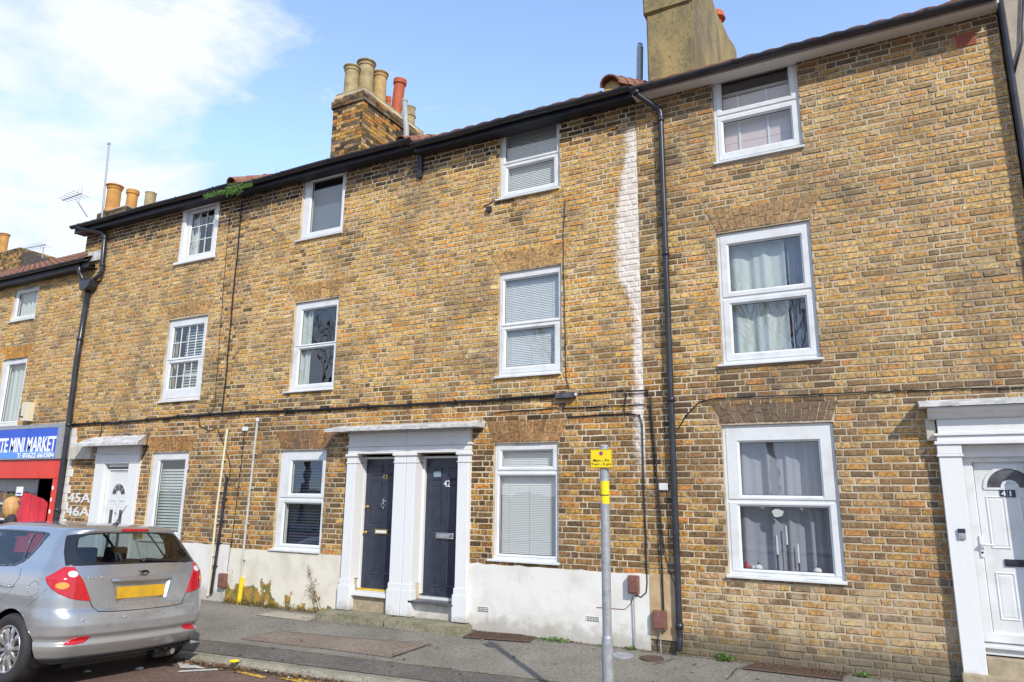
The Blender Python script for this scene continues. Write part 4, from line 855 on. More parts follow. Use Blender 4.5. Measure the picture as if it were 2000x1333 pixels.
b=MB(); b.tube([(-14.18,-.2,6.22),(-14.18,-.2,6.0),(-14.14,-.14,5.88),(-14.08,-.12,5.78)],.045,12); b.build('downpipe',M['black_plastic'],hs,smooth=True)
b=MB(); b.box(-14.2,-13.80,-.06,-.012,6.25,6.45); b.build('lead_flashing',M['lead'],hs)
w_,P_,zs_=window(hs,FSt,[[(40.2,575.8),(77.2,568.7),(71.2,613.6),(33.9,618.8)]],sill=(FSt[0]-.03,FSt[1],FSt[2]-.03),vent=True)
drape(FSt[0]+.04,FSt[1]-.04,FSt[2]+.04,FSt[3]-.05,.15,'fabric_white',w_,seed=31,n=5,amp=.02)
w_,P_,zs_=window(hs,FSm,[[(20.6,715),(54,711),(35.5,821.5),(2.5,825)]],sill=(FSm[0]-.05,FSm[1]+.02,FSm[2]-.04),vent=True)
drape(FSm[0]+.04,FSm[1]-.04,FSm[2]+.04,FSm[3]-.05,.15,'fabric_white',w_,seed=33,n=4,amp=.015)
# shop front
b=MB(); b.box(XS,-13.985,-.17,.0,2.86,2.93); b.box(-14.165,-13.985,-.17,.0,2.27,2.86); b.box(XS,-13.985,-.17,.0,2.25,2.27); b.build('sign_box',M['galvanised'],hs)
mat('sign_box_grey',(.55,.56,.55),(.62,.62,.6),3,.4)
sb=MB(); sb.box(XS,-14.165,-.165,.0,2.27,2.86); sgn=sb.build('shop_sign',M['sign_blue'],hs)
sb=MB(); sb.prism([(XS,2.275),(-14.26,2.275),(-14.26,2.42),(-16.1,2.46),(XS,2.50)],-.168,-.1655,'y'); sb.build('sign_band',M['sign_pale_blue'],sgn)
q=rect([(-3,862),(112,846),(106,880.5),(-9,887)],-.17); text('STE MINI MARKET',q,-.167,'sign_white',sgn,depth=.006,bold=.02,shear=0)
q=rect([(34,886.5),(106,882),(104.5,893.5),(32,896)],-.17); text('T: 01622 661504',q,-.169,'sign_white',sgn,depth=.006,bold=.02)
b=MB(); b.box(XS,-14.03,-.13,.0,1.88,2.245); b.box(-14.19,-14.03,-.12,.0,-.1,1.878); b.box(-16.6,-15.4,-.10,.05,-.1,.5); b.build('shop_front',M['red_paint'],hs,bevel=.006)
# recessed entrance, crimson door leaf, shelves
b=MB(); b.box(XS,-14.2,1.4,1.45,-.1,1.9); b.box(-14.2,-14.15,.0,1.4,-.1,1.9); b.quad((XS,.0,1.875),(-14.2,.0,1.875),(-14.2,1.4,1.875),(XS,1.4,1.875)); b.quad((XS,0,.02),(-14.2,0,.02),(-14.2,1.4,.02),(XS,1.4,.02)); b.build('entrance_lining',M['dark_room'],hs)
q=[at(33,950,0),at(66,960,0)]
xa=at(31,965,0)[0]; xb=at(64,965,.0)[0]
b=MB(); n=24
b.grid(n,10,lambda u,v:(xa+.0+(xb-xa)*.5*u,.06-.02*math.sin(u*3),.1+1.5*v))
b.grid(n,10,lambda u,v:(xa+(xb-xa)*(.5+.5*u),.04+.28*u*u+.015*math.sin(u*25),.1+(1.5-.16*u*u)*v)); b.build('entrance_panel',M['crimson'],hs,smooth=True,fix=False)
q=rect([(34,951),(47,951),(43,969),(31,968)],.03); b=MB(); b.box(q[0],q[1],.02,.03,q[2],q[3]); ns=b.build('notice',M['sign_white'],hs); b=MB(); b.box(q[0]+.03,q[1]-.03,.015,.0195,q[2]+.03,q[3]-.12); b.build('notice_panel',M['sign_blue'],ns)
b=MB(); xr=xa
for z in (.75,1.05,1.36): b.box(XS,xr-.02,.1,.4,z,z+.035)
b.box(XS,xr-.02,.41,.43,.1,1.88); sh=b.build('shop_shelves',M['upvc'],hs)
mat('goods_a',(.30,.05,.03),(.05,.16,.06),20,.5,lo=.45,hi=.55); mat('goods_b',(.35,.25,.05),(.05,.06,.2),26,.5,lo=.45,hi=.55)
rg=random.Random(8)
b=MB(); x=xr-.1
while x>xr-2.6:
    for z in (.785,1.085,1.395):
        hh=rg.uniform(.12,.24); b.mi=rg.randint(0,1); b.box(x-rg.uniform(.07,.11),x,.12,.3,z,z+hh)
    x-=.125
tag(b.build('goods',[M['goods_a'],M['goods_b']]),'jumbled packets and tins on the shop window shelves','goods',kind='stuff')
b=MB(); x=-14.35
while x>-15.3:
    for z in (.35,.7,1.05):
        hh=rg.uniform(.15,.26); b.mi=rg.randint(0,1); b.box(x-rg.uniform(.06,.09),x,1.1,1.3,z,z+hh)
    x-=.12
tag(b.build('goods',[M['goods_a'],M['goods_b']]),'dim stock seen inside the dark shop doorway','goods',kind='stuff')
b=MB(); rr=random.Random(2)
for k in range(7): z=.35+.22*k; b.box(-14.18+rr.uniform(0,.02),-14.13+rr.uniform(0,.02),-.124,-.12,z,z+.07)
b.build('stickers',M['sign_white'],hs)
# chimney far behind the shop
a0=at(0,500,6.5); Z6=at(12,490,6.5)[1]
ch2=brick_box('chimney',None,at(-70,495,6.5)[0],at(42,495,6.5)[0]-.2,6.5,9.5,4,Z6+.0,33)
ch2.name='rear_chimney'; tag(ch2,'brown brick chimney stack standing behind the low shop roof','chimney')
a_=at(10,458,6.7); pot(ch2,a_[0],6.7,Z6-.02,a_[1]-Z6+.02,.17,'clay_orange',0)
b=MB(); b.prism([(at(42,500,6.5)[0]-.3,Z6-.1),(at(78,510,6.5)[0],Z6-.65),(at(80,530,6.5)[0],4.5),(at(42,500,6.5)[0]-.3,4.5)],6.6,9.4,'y'); b.build('shoulder',M['tile_dark'],ch2)
# ---- chimney and vents of 41 ----------------------------------------------
YC=.9
xl=at(1264,120,YC)[0]; xr_=at(1357,118,YC)[0]; zb=7.1; zt_=at(1356,60,YC)[1]
b=MB()
zs0=at(1262,45,YC)[1]
yb2=3.1
b.box(xl+.0,xr_,YC,yb2,zb,zs0)
sh_=MB()
def stack(b,x0,x1,y0,y1,z0,z1,seed,amp=.012):
    bm=bmesh.new(); bmesh.ops.create_cube(bm,size=1)
    for q in bm.verts: q.co=Vector(((x0+x1)/2+q.co.x*(x1-x0),(y0+y1)/2+q.co.y*(y1-y0),(z0+z1)/2+q.co.z*(z1-z0)))
    bmesh.ops.bevel(bm,geom=bm.edges[:],offset=.02,segments=2,affect='EDGES'); bmesh.ops.subdivide_edges(bm,edges=bm.edges[:],cuts=9,use_grid_fill=True)
    for q in bm.verts: q.co+=Vector((mn.noise(q.co*3+Vector((seed,0,0))),mn.noise(q.co*3+Vector((0,seed,0))),0))*amp
    b.bm(bm)
b=MB(); stack(b,xl,xr_,YC,1.7,zb,zs0+.2,1); stack(b,xl-.035,xr_+.0,YC-.04,1.6,zs0+.12,zs0+.42,3); stack(b,xl+.01,xr_-.0,YC,1.6,zs0+.40,zs0+1.1,2)
def shoulder(b):
    prof=[(YC+.3,zb),(4.85,zb),(4.80,10.30),(4.2,10.16),(3.2,9.90),(2.45,9.84),(1.9,9.9),(YC+.3,9.9)]
    bm=bmesh.new(); A_=[bm.verts.new((xl+.03,y,z)) for y,z in prof]; B_=[bm.verts.new((xr_-.003,y,z)) for y,z in prof]; n=len(prof)
    bm.faces.new(A_[::-1]); bm.faces.new(B_)
    for i in range(n): bm.faces.new((A_[i],A_[(i+1)%n],B_[(i+1)%n],B_[i]))
    bmesh.ops.triangulate(bm,faces=bm.faces[:]); bmesh.ops.subdivide_edges(bm,edges=bm.edges[:],cuts=4)
    for q in bm.verts: q.co+=Vector((mn.noise(q.co*2.5),mn.noise(q.co*2.5+Vector((5,0,0))),0))*.02
    b.bm(bm)
shoulder(b)
ch=b.build('chimney',M['chimney_render'],h41)
zc2=9.86
for q,yy,rr_,mm in (((1403,-40),2.6,.17,'clay_orange'),((1385,-90),1.9,.16,'clay_yellow')):
    a_=at(*q,yy); pot(ch,xr_-.20,yy,zc2-.3,1.6,rr_,mm,1)
a_=at(1420,36,3.6); b=MB(); b.lathe((xr_-.15,3.6,9.5),[(.10,0),(.10,a_[1]-9.5),(.17,a_[1]-9.47),(.14,a_[1]-9.34),(.02,a_[1]-9.28)],16); b.build('chimney_cowl',M['clay_red'],ch)
a0,a1=at(1248,140,1.2),at(1250,92,1.2); b=MB(); b.tube([(a0[0],1.2,a0[1]-.3),(a1[0],1.2,a1[1]-.02)],.05,12); 
for k in range(6): t_=k*math.pi/3; b.tube([(a1[0]+.04*math.cos(t_),1.2+.04*math.sin(t_),a1[1]-.02),(a1[0]+.035*math.cos(t_),1.2+.035*math.sin(t_),a1[1]+.05),(a1[0],1.2,a1[1]+.07)],.006,4)
b.build('vent_pipe',M['galvanised'],h42)
# ---- rendered neighbour at the right edge -----------------------------------
hr=empty('rendered_building',(3,0,0),'beige roughcast building cropped by the right edge, beyond the black pipe','building')
b=MB(); b.box(XE+.045,9,-.06,6,-.2,9.2); b.build('wall',M['rough_cast'],hr)
b=MB(); b.tube([(XE+.03,-.09,7.6),(XE+.03,-.09,0)],.03,10); b.tube([(XE+.03,-.09,5.9),(XE+.16,-.09,6.3),(XE+.3,-.09,7.3)],.012,8); b.build('downpipe',M['black_plastic'],hr,smooth=True)

# ------------------------------------------------------------------ parked car
# body = outline curves (rear curve, corner, side, front curve) stacked over the height v; s runs along the outline from the rear centre
ROWS=np.array([ # v, z, xr, w, k, cx, cy, xf
(.20,.22,.17,.80,.16,.30,.22,4.00),
(.26,.27,.08,.86,.17,.32,.24,4.12),
(.34,.34,.035,.885,.17,.33,.26,4.20),
(.385,.385,.012,.886,.17,.34,.27,4.22),
(.405,.405,.038,.880,.17,.34,.27,4.22),
(.44,.44,.036,.884,.17,.34,.27,4.235),
(.465,.465,.004,.890,.17,.34,.27,4.235),
(.55,.55,.0,.895,.17,.34,.27,4.23),
(.62,.62,.01,.893,.17,.33,.26,4.22),
(.66,.66,.03,.891,.16,.32,.25,4.21),
(.70,.70,.075,.888,.13,.29,.23,4.19),
(.80,.80,.09,.883,.12,.28,.22,4.10),
(.90,.90,.105,.873,.12,.27,.21,3.85),
(.97,.97,.12,.860,.12,.26,.20,3.45),
(1.02,1.02,.145,.838,.13,.26,.20,3.20),
(1.10,1.10,.19,.785,.13,.26,.21,3.05),
(1.20,1.20,.26,.730,.13,.25,.21,2.86),
(1.30,1.30,.335,.670,.13,.24,.20,2.64),
(1.37,1.37,.39,.615,.13,.22,.19,2.45),
(1.395,1.395,.375,.595,.13,.22,.18,2.38),
(1.42,1.418,.38,.555,.13,.22,.17,2.30),
(1.45,1.432,.44,.48,.10,.20,.15,2.2),
(1.50,1.442,.58,.35,.08,.15,.12,2.05),
(1.57,1.450,.80,.17,.05,.10,.06,1.85),
(1.62,1.453,1.0,.0,.0,.02,.0,1.7)])
VV=np.linspace(.20,1.62,285)
LB=.40
def _sm(c,sig=.008):
    y=np.interp(VV,ROWS[:,0],ROWS[:,c]); d=VV[1]-VV[0]; n=int(4*sig/d); k=np.exp(-.5*(np.arange(-n,n+1)*d/sig)**2); k/=k.sum()
    return np.convolve(np.pad(y,n,mode='reflect',reflect_type='odd'),k,'valid')
TAB=[_sm(c) for c in range(8)]
def A(c,v): return np.interp(v,VV,TAB[c])
def roofc(x): return .015*np.clip(1-((x-1.45)/1.15)**2,-.6,1)
def S_(s,v):
    s,v=np.broadcast_arrays(np.asarray(s,float),np.asarray(v,float))
    z,xr,w,k,cx,cy,xf=[A(c,v) for c in range(1,8)]
    cy=np.minimum(cy,w*.6); a=w-cy
    xa=xr+k*a*a
    t=np.clip((s-a)/LB,0,1)*np.pi/2
    y1=a+cy*np.sin(t); x1=xa+2*k*a*cy*np.sin(t)*.6+cx*(1-np.cos(t))
    xc=xa+2*k*a*cy*.6+cx
    x2=xc+np.maximum(s-a-LB,0)
    x2=np.minimum(x2,xf)
    u=np.clip((x2-(xf-.9))/.9,0,1)                       # front taper
    y2=w*(1-.55*u**2.6); sf=a+LB+np.maximum(xf-xc,0); ov=np.clip((s-sf)/.5,0,1); y2=y2*(1-ov); x2=x2+.12*np.sin(ov*np.pi/2)*np.clip(w,0,.5)
    x=np.where(s<a,xr+k*np.minimum(s,a)**2,np.where(s<a+LB,x1,x2)); y=np.where(s<a,s,np.where(s<a+LB,y1,y2))
    g=np.clip((v-1.02)/.38,0,1)
    hw=.275+.05*np.clip((v-.725)/.18,0,1); sm_=lambda q:np.clip(q,0,1)**2*(3-2*np.clip(q,0,1))
    x=x+.030*sm_((hw-s)/.035)*sm_((v-.722)/.03)*sm_((.925-v)/.012)
    return x,y,z+roofc(x)*g+ .0*x
def s_of_x(x,v):
    w,k,cx,cy,xr=A(3,v),A(4,v),A(5,v),A(6,v),A(2,v); cy=np.minimum(cy,w*.6);a=w-cy
    return x-(xr+k*a*a+2*k*a*cy*.6+cx)+a+LB
def s_of_y(y,v):
    w,cy=A(3,v),A(6,v); cy=np.minimum(cy,w*.6);a=w-cy
    return np.where(y<a,y,a+LB*np.arcsin(np.clip((y-a)/np.maximum(cy,1e-6),0,1))/(np.pi/2))

CX,CY,CZ,ROLL=-6.74,-3.285,-.128,.045
car=empty('parked_car',(CX,CY,CZ),'silver five door hatchback parked at the kerb, seen from its rear left corner','car'); car.rotation_euler=(-ROLL,0,0)
m=mat('car_paint',(.50,.51,.52),rough=.30,metal=.75,coat=.8)
t=m.node_tree; p=t.nodes['Principled BSDF']; g=t.nodes.new('ShaderNodeNewGeometry'); pos=g.outputs['Position']
fl=noise_(t,pos,900,1); t.links.new(smooth_(t,fl,.3,.7,.20,.32),p.inputs['Roughness'])
sp_=t.nodes.new('ShaderNodeSeparateXYZ'); t.links.new(pos,sp_.inputs[0]); dn=noise_(t,pos,7,7,.7); df=smooth_(t,math_(t,'SUBTRACT',math_(t,'MULTIPLY',dn,.9),sp_.outputs[2]),-.25,.30,0,.55)
pc_=mix_(t,df,(.46,.47,.48),(.20,.18,.15)); t.links.new(mix_(t,g.outputs['Backfacing'],pc_,(.03,.03,.033)),p.inputs['Base Color']); t.links.new(math_(t,'MULTIPLY_ADD',df,-1.0,.78,True),p.inputs['Metallic'])
mat('lamp_red',(.55,.008,.012),(.40,.004,.01),60,.12,coat=1); mat('lamp_amber',(.8,.30,.03),rough=.15,coat=1); mat('lamp_clear',(.55,.58,.65),(.8,.8,.82),80,.1,coat=1)
mat('trim_black',(.012,.013,.016),rough=.25,coat=.5); mat('seat',(.03,.032,.037),(.05,.05,.055),30,.8); mat('plate_yellow',(.62,.36,.015),(.50,.28,.02),9,.45); mat('alloy',(.50,.50,.50),(.62,.62,.60),12,.3,metal=.85)
def densify(P,d=.02):
    out=[]
    for i in range(len(P)):
        a,b=np.array(P[i],float),np.array(P[(i+1)%len(P)],float); n=max(1,int(np.hypot(*(b-a))/d)); out+=[a+(b-a)*k/n for k in range(n)]
    return np.array(out)
def inside(P,x,y):
    P=np.asarray(P); r_=np.zeros(x.shape,bool); j=len(P)-1
    for i in range(len(P)):
        xi,yi=P[i];xj,yj=P[j]; c=((yi>y)!=(yj>y)); 
        with np.errstate(divide='ignore',invalid='ignore'): r_^=c&(x<(xj-xi)*(y-yi)/((yj-yi) if yj!=yi else 1e-12)+xi)
        j=i
    return r_
def snap(P,s,v,tol):
    """move grid parameters that lie near the polygon outline onto it"""
    P=np.asarray(P); Q=np.roll(P,-1,0); s=s.copy(); v=v.copy()
    lo=P.min(0)-tol; hi=P.max(0)+tol; idx=np.where((s>lo[0])&(s<hi[0])&(v>lo[1])&(v<hi[1]))[0]
    if len(idx)==0: return s,v
    best=np.full(len(idx),1e9); bs=s[idx].copy(); bv=v[idx].copy()
    for a,b in zip(P,Q):
        d=b-a; L2=d@d+1e-12; t_=np.clip(((s[idx]-a[0])*d[0]+(v[idx]-a[1])*d[1])/L2,0,1); ps_,pv_=a[0]+t_*d[0],a[1]+t_*d[1]; e=np.hypot(ps_-s[idx],pv_-v[idx])
        k=e<best; best[k]=e[k]; bs[k]=ps_[k]; bv[k]=pv_[k]
    k=best<tol; s[idx[k]]=bs[k]; v[idx[k]]=bv[k]; return s,v
def cmesh(name,m,sv,vv,F,parent,side,off=0.,skirt=0.,smooth=True):
    x,y,z=S_(sv,vv)
    if off or skirt:
        e=.004; x1,y1,z1=S_(sv+e,vv); x2,y2,z2=S_(sv,vv+e); A_=np.stack([x1-x,y1-y,z1-z],-1); B_=np.stack([x2-x,y2-y,z2-z],-1); n=np.cross(B_,A_); n/=np.linalg.norm(n,axis=1)[:,None]+1e-9
        n=np.where((n[:,0]*(x-1.9)+n[:,1]*y+n[:,2]*(z-.8)<0)[:,None],-n,n)
        if off: x,y,z=x+n[:,0]*off,y+n[:,1]*off,z+n[:,2]*off
    V=np.stack([-x,side*y,z],-1).tolist(); F=[tuple(f) for f in F]
    if skirt:
        from collections import Counter
        E={}; 
        for f in F:
            for i in range(4):
                a,b=f[i],f[(i+1)%4]; 
                if a!=b: E[(a,b)]=1
        bd=[e_ for e_ in E if (e_[1],e_[0]) not in E]; mp_={}
        for a,b in bd:
            for q in (a,b):
                if q not in mp_: mp_[q]=len(V); V.append([V[q][0]+n[q,0]*skirt,V[q][1]-side*n[q,1]*skirt,V[q][2]-n[q,2]*skirt])
        F+=[(b,a,mp_[a],mp_[b]) for a,b in bd]
    me=bpy.data.meshes.new(name); me.from_pydata(V,[],F); me.materials.append(m); me.update()
    b=bmesh.new(); b.from_mesh(me); bmesh.ops.remove_doubles(b,verts=b.verts[:],dist=.0004); bmesh.ops.recalc_face_normals(b,faces=b.faces[:]); b.to_mesh(me); b.free()
    if smooth: me.polygons.foreach_set('use_smooth',[True]*len(me.polygons))
    o=bpy.data.objects.new(name,me); COL.objects.link(o); o.parent=parent; return o
def patch(name,P,m,holes=(),off=.003,res=.006,skirt=.004,sides=(-1,1),parent=None,smooth=True):
    """a part laid on the body surface: polygon in outline length s and height v"""
    P=densify(P); lo,hi=P.min(0),P.max(0); ns=max(2,int((hi[0]-lo[0])/res)); nv=max(2,int((hi[1]-lo[1])/res))
    s0,v0=np.meshgrid(np.linspace(lo[0]-.001,hi[0]+.001,ns+1),np.linspace(lo[1]-.001,hi[1]+.001,nv+1)); s0,v0=s0.ravel(),v0.ravel()
    W=ns+1; i,j=np.meshgrid(np.arange(ns),np.arange(nv)); q=(j*W+i).ravel(); F=np.stack([q,q+1,q+W+1,q+W],-1)
    cs,cv=s0[F].mean(1),v0[F].mean(1); keep=inside(P,cs,cv)
    for h in holes: keep&=~inside(densify(h),cs,cv)
    s1,v1=snap(P,s0,v0,res*.75)
    for h in holes: s1,v1=snap(densify(h),s1,v1,res*.75)
    F=F[keep]; out_=[]
    for sd in sides: out_.append(cmesh(name,m,s1,v1,F,parent or car,sd,off,skirt,smooth))
    return out_
def sx(x,v): return float(s_of_x(x,v))
def circ(cx,cz,r,n=40): return [(sx(cx+r*math.cos(k*2*math.pi/n),max(.21,cz+r*math.sin(k*2*math.pi/n))),cz+r*math.sin(k*2*math.pi/n)) for k in range(n)]
def sfx(v): return float(s_of_x(A(7,v),v))
TAIL=[(.78,1.068),(.68,1.068),(.60,.935),(.525,.762),(.62,.772),(.72,.795),(.82,.838),(.89,.88),(.94,.93),(.97,.975),(.91,1.0),(.82,1.045)]
RG=[(-.01,1.384),(.3,1.381),(.57,1.368),(.73,1.345),(.76,1.2),(.765,1.08),(.68,1.078),(.4,1.083),(-.01,1.085)]
RGI=[(-.01,1.374),(.3,1.371),(.48,1.357),(.585,1.33),(.63,1.28),(.635,1.22),(.615,1.165),(.57,1.125),(.48,1.105),(-.01,1.098)]
SW=[(2.2,1.362),(1.93,1.362),(1.5,1.364),(1.11,1.362),(1.0,1.355),(.985,1.343),(1.07,1.26),(1.21,1.155),(1.34,1.085),(1.48,1.045),(1.73,1.03),(2.4,1.02),(3.3,1.012),(3.38,1.03),(3.0,1.2),(2.62,1.33),(2.45,1.355)]
QG=[(1.235,1.345),(1.06,1.342),(1.11,1.265),(1.23,1.168),(1.33,1.108),(1.30,1.2)]
DG=[(1.275,1.347),(1.31,1.23),(1.38,1.09),(1.50,1.062),(1.75,1.045),(2.24,1.037),(2.10,1.347)]
FG=[(2.16,1.347),(2.31,1.037),(3.25,1.027),(2.98,1.18),(2.6,1.315),(2.42,1.342)]
WS=[(sfx(1.05)-.25,1.05),(sfx(1.12)-.25,1.12),(sfx(1.2)-.25,1.2),(sfx(1.28)-.25,1.28),(sfx(1.36)-.22,1.36),(sfx(1.36)+.51,1.36),(sfx(1.2)+.6,1.2),(sfx(1.05)+.51,1.05)]
ARCH=[circ(.72,.316,.362),circ(3.37,.316,.362)]
sg=np.concatenate([np.arange(0,1.9,.010),np.arange(1.9,4.6,.025)]); vg=np.concatenate([np.arange(.20,1.40,.010),np.arange(1.40,1.62,.010),[1.62]])
s0,v0=np.meshgrid(sg,vg); W=len(sg); s0,v0=s0.ravel(),v0.ravel()
i,j=np.meshgrid(np.arange(W-1),np.arange(len(vg)-1)); q=(j*W+i).ravel(); F=np.stack([q,q+1,q+W+1,q+W],-1); cs,cv=s0[F].mean(1),v0[F].mean(1); keep=np.ones(len(F),bool); s1,v1=s0,v0
for P in (RG,SW,WS,*ARCH):
    D_=densify(P); keep&=~inside(D_,cs,cv); s1,v1=snap(D_,s1,v1,.0075)
s1=np.where(s0==0,0,s1)
left=cmesh('body',M['car_paint'],s1,v1,F[keep],car,-1); right=cmesh('body',M['car_paint'],s1,v1,F[keep],car,1)
bm=bmesh.new(); bm.from_mesh(left.data); bm.from_mesh(right.data); bmesh.ops.remove_doubles(bm,verts=bm.verts[:],dist=.0012); bmesh.ops.recalc_face_normals(bm,faces=bm.faces[:]); bm.to_mesh(left.data); bm.free(); bpy.data.objects.remove(right)
left.data.polygons.foreach_set('use_smooth',[True]*len(left.data.polygons))
def join(objs):
    bm=bmesh.new()
    for o in objs: bm.from_mesh(o.data)
    bmesh.ops.remove_doubles(bm,verts=bm.verts[:],dist=.0008); bm.to_mesh(objs[0].data); bm.free()
    for o in objs[1:]: bpy.data.objects.remove(o)
    objs[0].data.polygons.foreach_set('use_smooth',[True]*len(objs[0].data.polygons)); return objs[0]
join(patch('window_surround',RG,M['trim_black'],[RGI],.001,skirt=.003)); rw=join(patch('rear_window',RGI,M['car_glass'],(),-.001,skirt=0))
patch('side_trim',SW,M['trim_black'],[QG,DG,FG],.001,res=.009,skirt=.003)
for P in (QG,DG,FG): patch('side_window',P,M['car_glass'],(),-.002,res=.02,skirt=0)
join(patch('windscreen',WS,M['car_glass'],(),-.002,res=.03,skirt=0))
for o in patch('tail_light',TAIL,M['lamp_red'],(),.006,skirt=.008):
    sd=1 if sum(v.co.y for v in o.data.vertices)>0 else -1
    def el(cs_,cv_,rs,rv,n=20): return [(cs_+rs*math.cos(k*2*math.pi/n),cv_+rv*math.sin(k*2*math.pi/n)) for k in range(n)]
    patch('reverse_light',el(.70,1.005,.050,.028),M['lamp_clear'],(),.009,sides=(sd,),parent=o); patch('indicator',el(.795,.905,.062,.030),M['lamp_amber'],(),.009,sides=(sd,),parent=o)
patch('reflector',[(.50,.452),(.56,.454),(.62,.450),(.67,.430),(.715,.388),(.62,.388),(.55,.396),(.52,.415)],M['lamp_red'],(),.004)
join(patch('high_brake_light',[(-.01,1.415),(.15,1.415),(.155,1.397),(-.01,1.394)],M['lamp_red'],(),.012,skirt=.014))
def line(name,pts,w_,m,off=.0012,sides=(-1,1)):
    P=[(a,b+w_/2) for a,b in pts]+[(a,b-w_/2) for a,b in pts[::-1]]
    return patch(name,P,M[m],(),off,res=.0045,skirt=.002,sides=sides)
join(patch('tailgate_gap',[(.530,.765),(.497,.705),(.462,.668),(.30,.659),(-.01,.656),(-.01,.650),(.30,.652),(.467,.661),(.504,.702),(.537,.762)],M['trim_black'],(),.0012,res=.004,skirt=.002))
line('bumper_gap',[(.93,.88),(1.0,.80),(1.10,.72)],.005,'trim_black')
patch('door_gap',[(1.36,1.03),(1.365,1.03),(1.375,.95),(1.44,.84),(1.60,.72),(1.66,.62),(1.655,.62),(1.595,.72),(1.435,.84),(1.37,.95)],M['trim_black'],(),.0012,res=.004,skirt=.002)
line('side_moulding',[(1.62,.56),(2.2,.55),(3.0,.55)],.03,'car_paint',.008)
fb=MB(); R_=.0
def elr(cs_,cv_,rs,rv,n=36): return [(cs_+rs*math.cos(k*2*math.pi/n),cv_+rv*math.sin(k*2*math.pi/n)) for k in range(n)]
patch('fuel_flap',elr(1.09,.87,.088,.070),M['car_paint'],[elr(1.09,.87,.082,.064)],-.001 if False else .0015,sides=(-1,)); 
patch('fuel_flap_gap',elr(1.09,.87,.082,.0645),M['trim_black'],[elr(1.09,.87,.079,.0615)],.001,res=.004,sides=(-1,))
patch('door_handle',[(1.45,.868),(1.47,.882),(1.62,.886),(1.66,.872),(1.62,.858),(1.47,.856)],M['car_paint'],(),.028,skirt=.03)
for c_ in (.21,.60): patch('parking_sensor',elr(c_,.60,.012,.011,14),M['car_paint'],(),.004,res=.004,skirt=.006)
def cp(x,y,z): return (CX-x,CY+y,CZ+z)
# number plate (blank, as blurred in the photograph), grip bar, emblem, lettering
def Xr(y,v): 
    x,_,z=S_(abs(y),v); return float(x),float(z)
b=MB(); xp_,_=Xr(0,.82); x1,_z=Xr(.1,.77); x2,_z=Xr(.1,.87)
b.add([cp(x1-.010,-.26,.762),cp(x1-.010,.26,.762),cp(x2-.010,.26,.872),cp(x2-.010,-.26,.872),cp(x1+.004,-.26,.762),cp(x1+.004,.26,.762),cp(x2+.004,.26,.872),cp(x2+.004,-.26,.872)],[(0,1,2,3),(4,7,6,5),(0,4,5,1),(1,5,6,2),(2,6,7,3),(3,7,4,0)]); b.build('number_plate',M['plate_yellow'],car)
b=MB(); V=[]
for k in range(25):
    y=-.34+.68*k/24; x_,z_=Xr(y,.925); u=abs(k/12-1); h=.018*(1-.5*u**4); d=.026*(1-u**6*.9)
    V+=[cp(x_+.02,y,.945+h*.2),cp(x_-d*.6,y,.950),cp(x_-d,y,.935),cp(x_-d*.7,y,.915),cp(x_+.02,y,.912)]
b.add(V,[(k*5+i_,k*5+i_+1,k*5+i_+6,k*5+i_+5) for k in range(24) for i_ in range(4)]); b.build('tailgate_grip',M['car_paint'],car,smooth=True)
b=MB(); x_,_=Xr(0,.99); b.add([cp(x_-.010,.0+.062*math.cos(a*math.pi/12),.995+.032*math.sin(a*math.pi/12)) for a in range(24)]+[cp(x_+.01,.062*math.cos(a*math.pi/12),.995+.032*math.sin(a*math.pi/12)) for a in range(24)],[tuple(range(24))]+[(a,(a+1)%24,(a+1)%24+24,a+24) for a in range(24)]); em=b.build('emblem',M['trim_black'],car)
def text_rear(s_,y0,y1,z0,z1,m,parent,d=.004,name='lettering',shear=0.,bold=.0):
    cu=bpy.data.curves.new('t','FONT'); cu.body=s_; cu.extrude=.02; cu.size=1; cu.shear=shear; cu.offset=bold; cu.resolution_u=3
    o=bpy.data.objects.new('t',cu); COL.objects.link(o); bpy.context.view_layer.update(); me=bpy.data.meshes.new_from_object(o.evaluated_get(bpy.context.evaluated_depsgraph_get())); bpy.data.objects.remove(o)
    xs=[v.co.x for v in me.vertices]; ys=[v.co.y for v in me.vertices]; a0,a1,c0,c1=min(xs),max(xs),min(ys),max(ys); b=MB(); V=[]
    for v in me.vertices:
        yy=y0+(v.co.x-a0)/(a1-a0)*(y1-y0); zz=z0+(v.co.y-c0)/(c1-c0)*(z1-z0); V.append(cp(Xr(yy,zz)[0]-d*(v.co.z/.04+.5)-(.0105 if parent is not car else 0),yy,zz))
    b.add(V,[tuple(p_.vertices) for p_ in me.polygons]); bpy.data.meshes.remove(me); return b.build(name,M[m],parent)
text_rear('KIA',-.042,.042,.978,1.012,'chrome',em,bold=.0)
b=MB(); n=28
V=[]
for k in range(n):
    a=2*math.pi*k/n
    for r_,d in ((1,.010),(1,.014),(.86,.014),(.86,.010)): V.append(cp(x_-d,.064*r_*math.cos(a),.995+.034*r_*math.sin(a)))
b.add(V,[(k*4+i_,k*4+(i_+1)%4,((k+1)%n)*4+(i_+1)%4,((k+1)%n)*4+i_) for k in range(n) for i_ in range(4)]); b.build('emblem_rim',M['chrome'],em)
text_rear("cee'd",-.56,-.40,.965,1.005,'chrome',car,shear=.25)
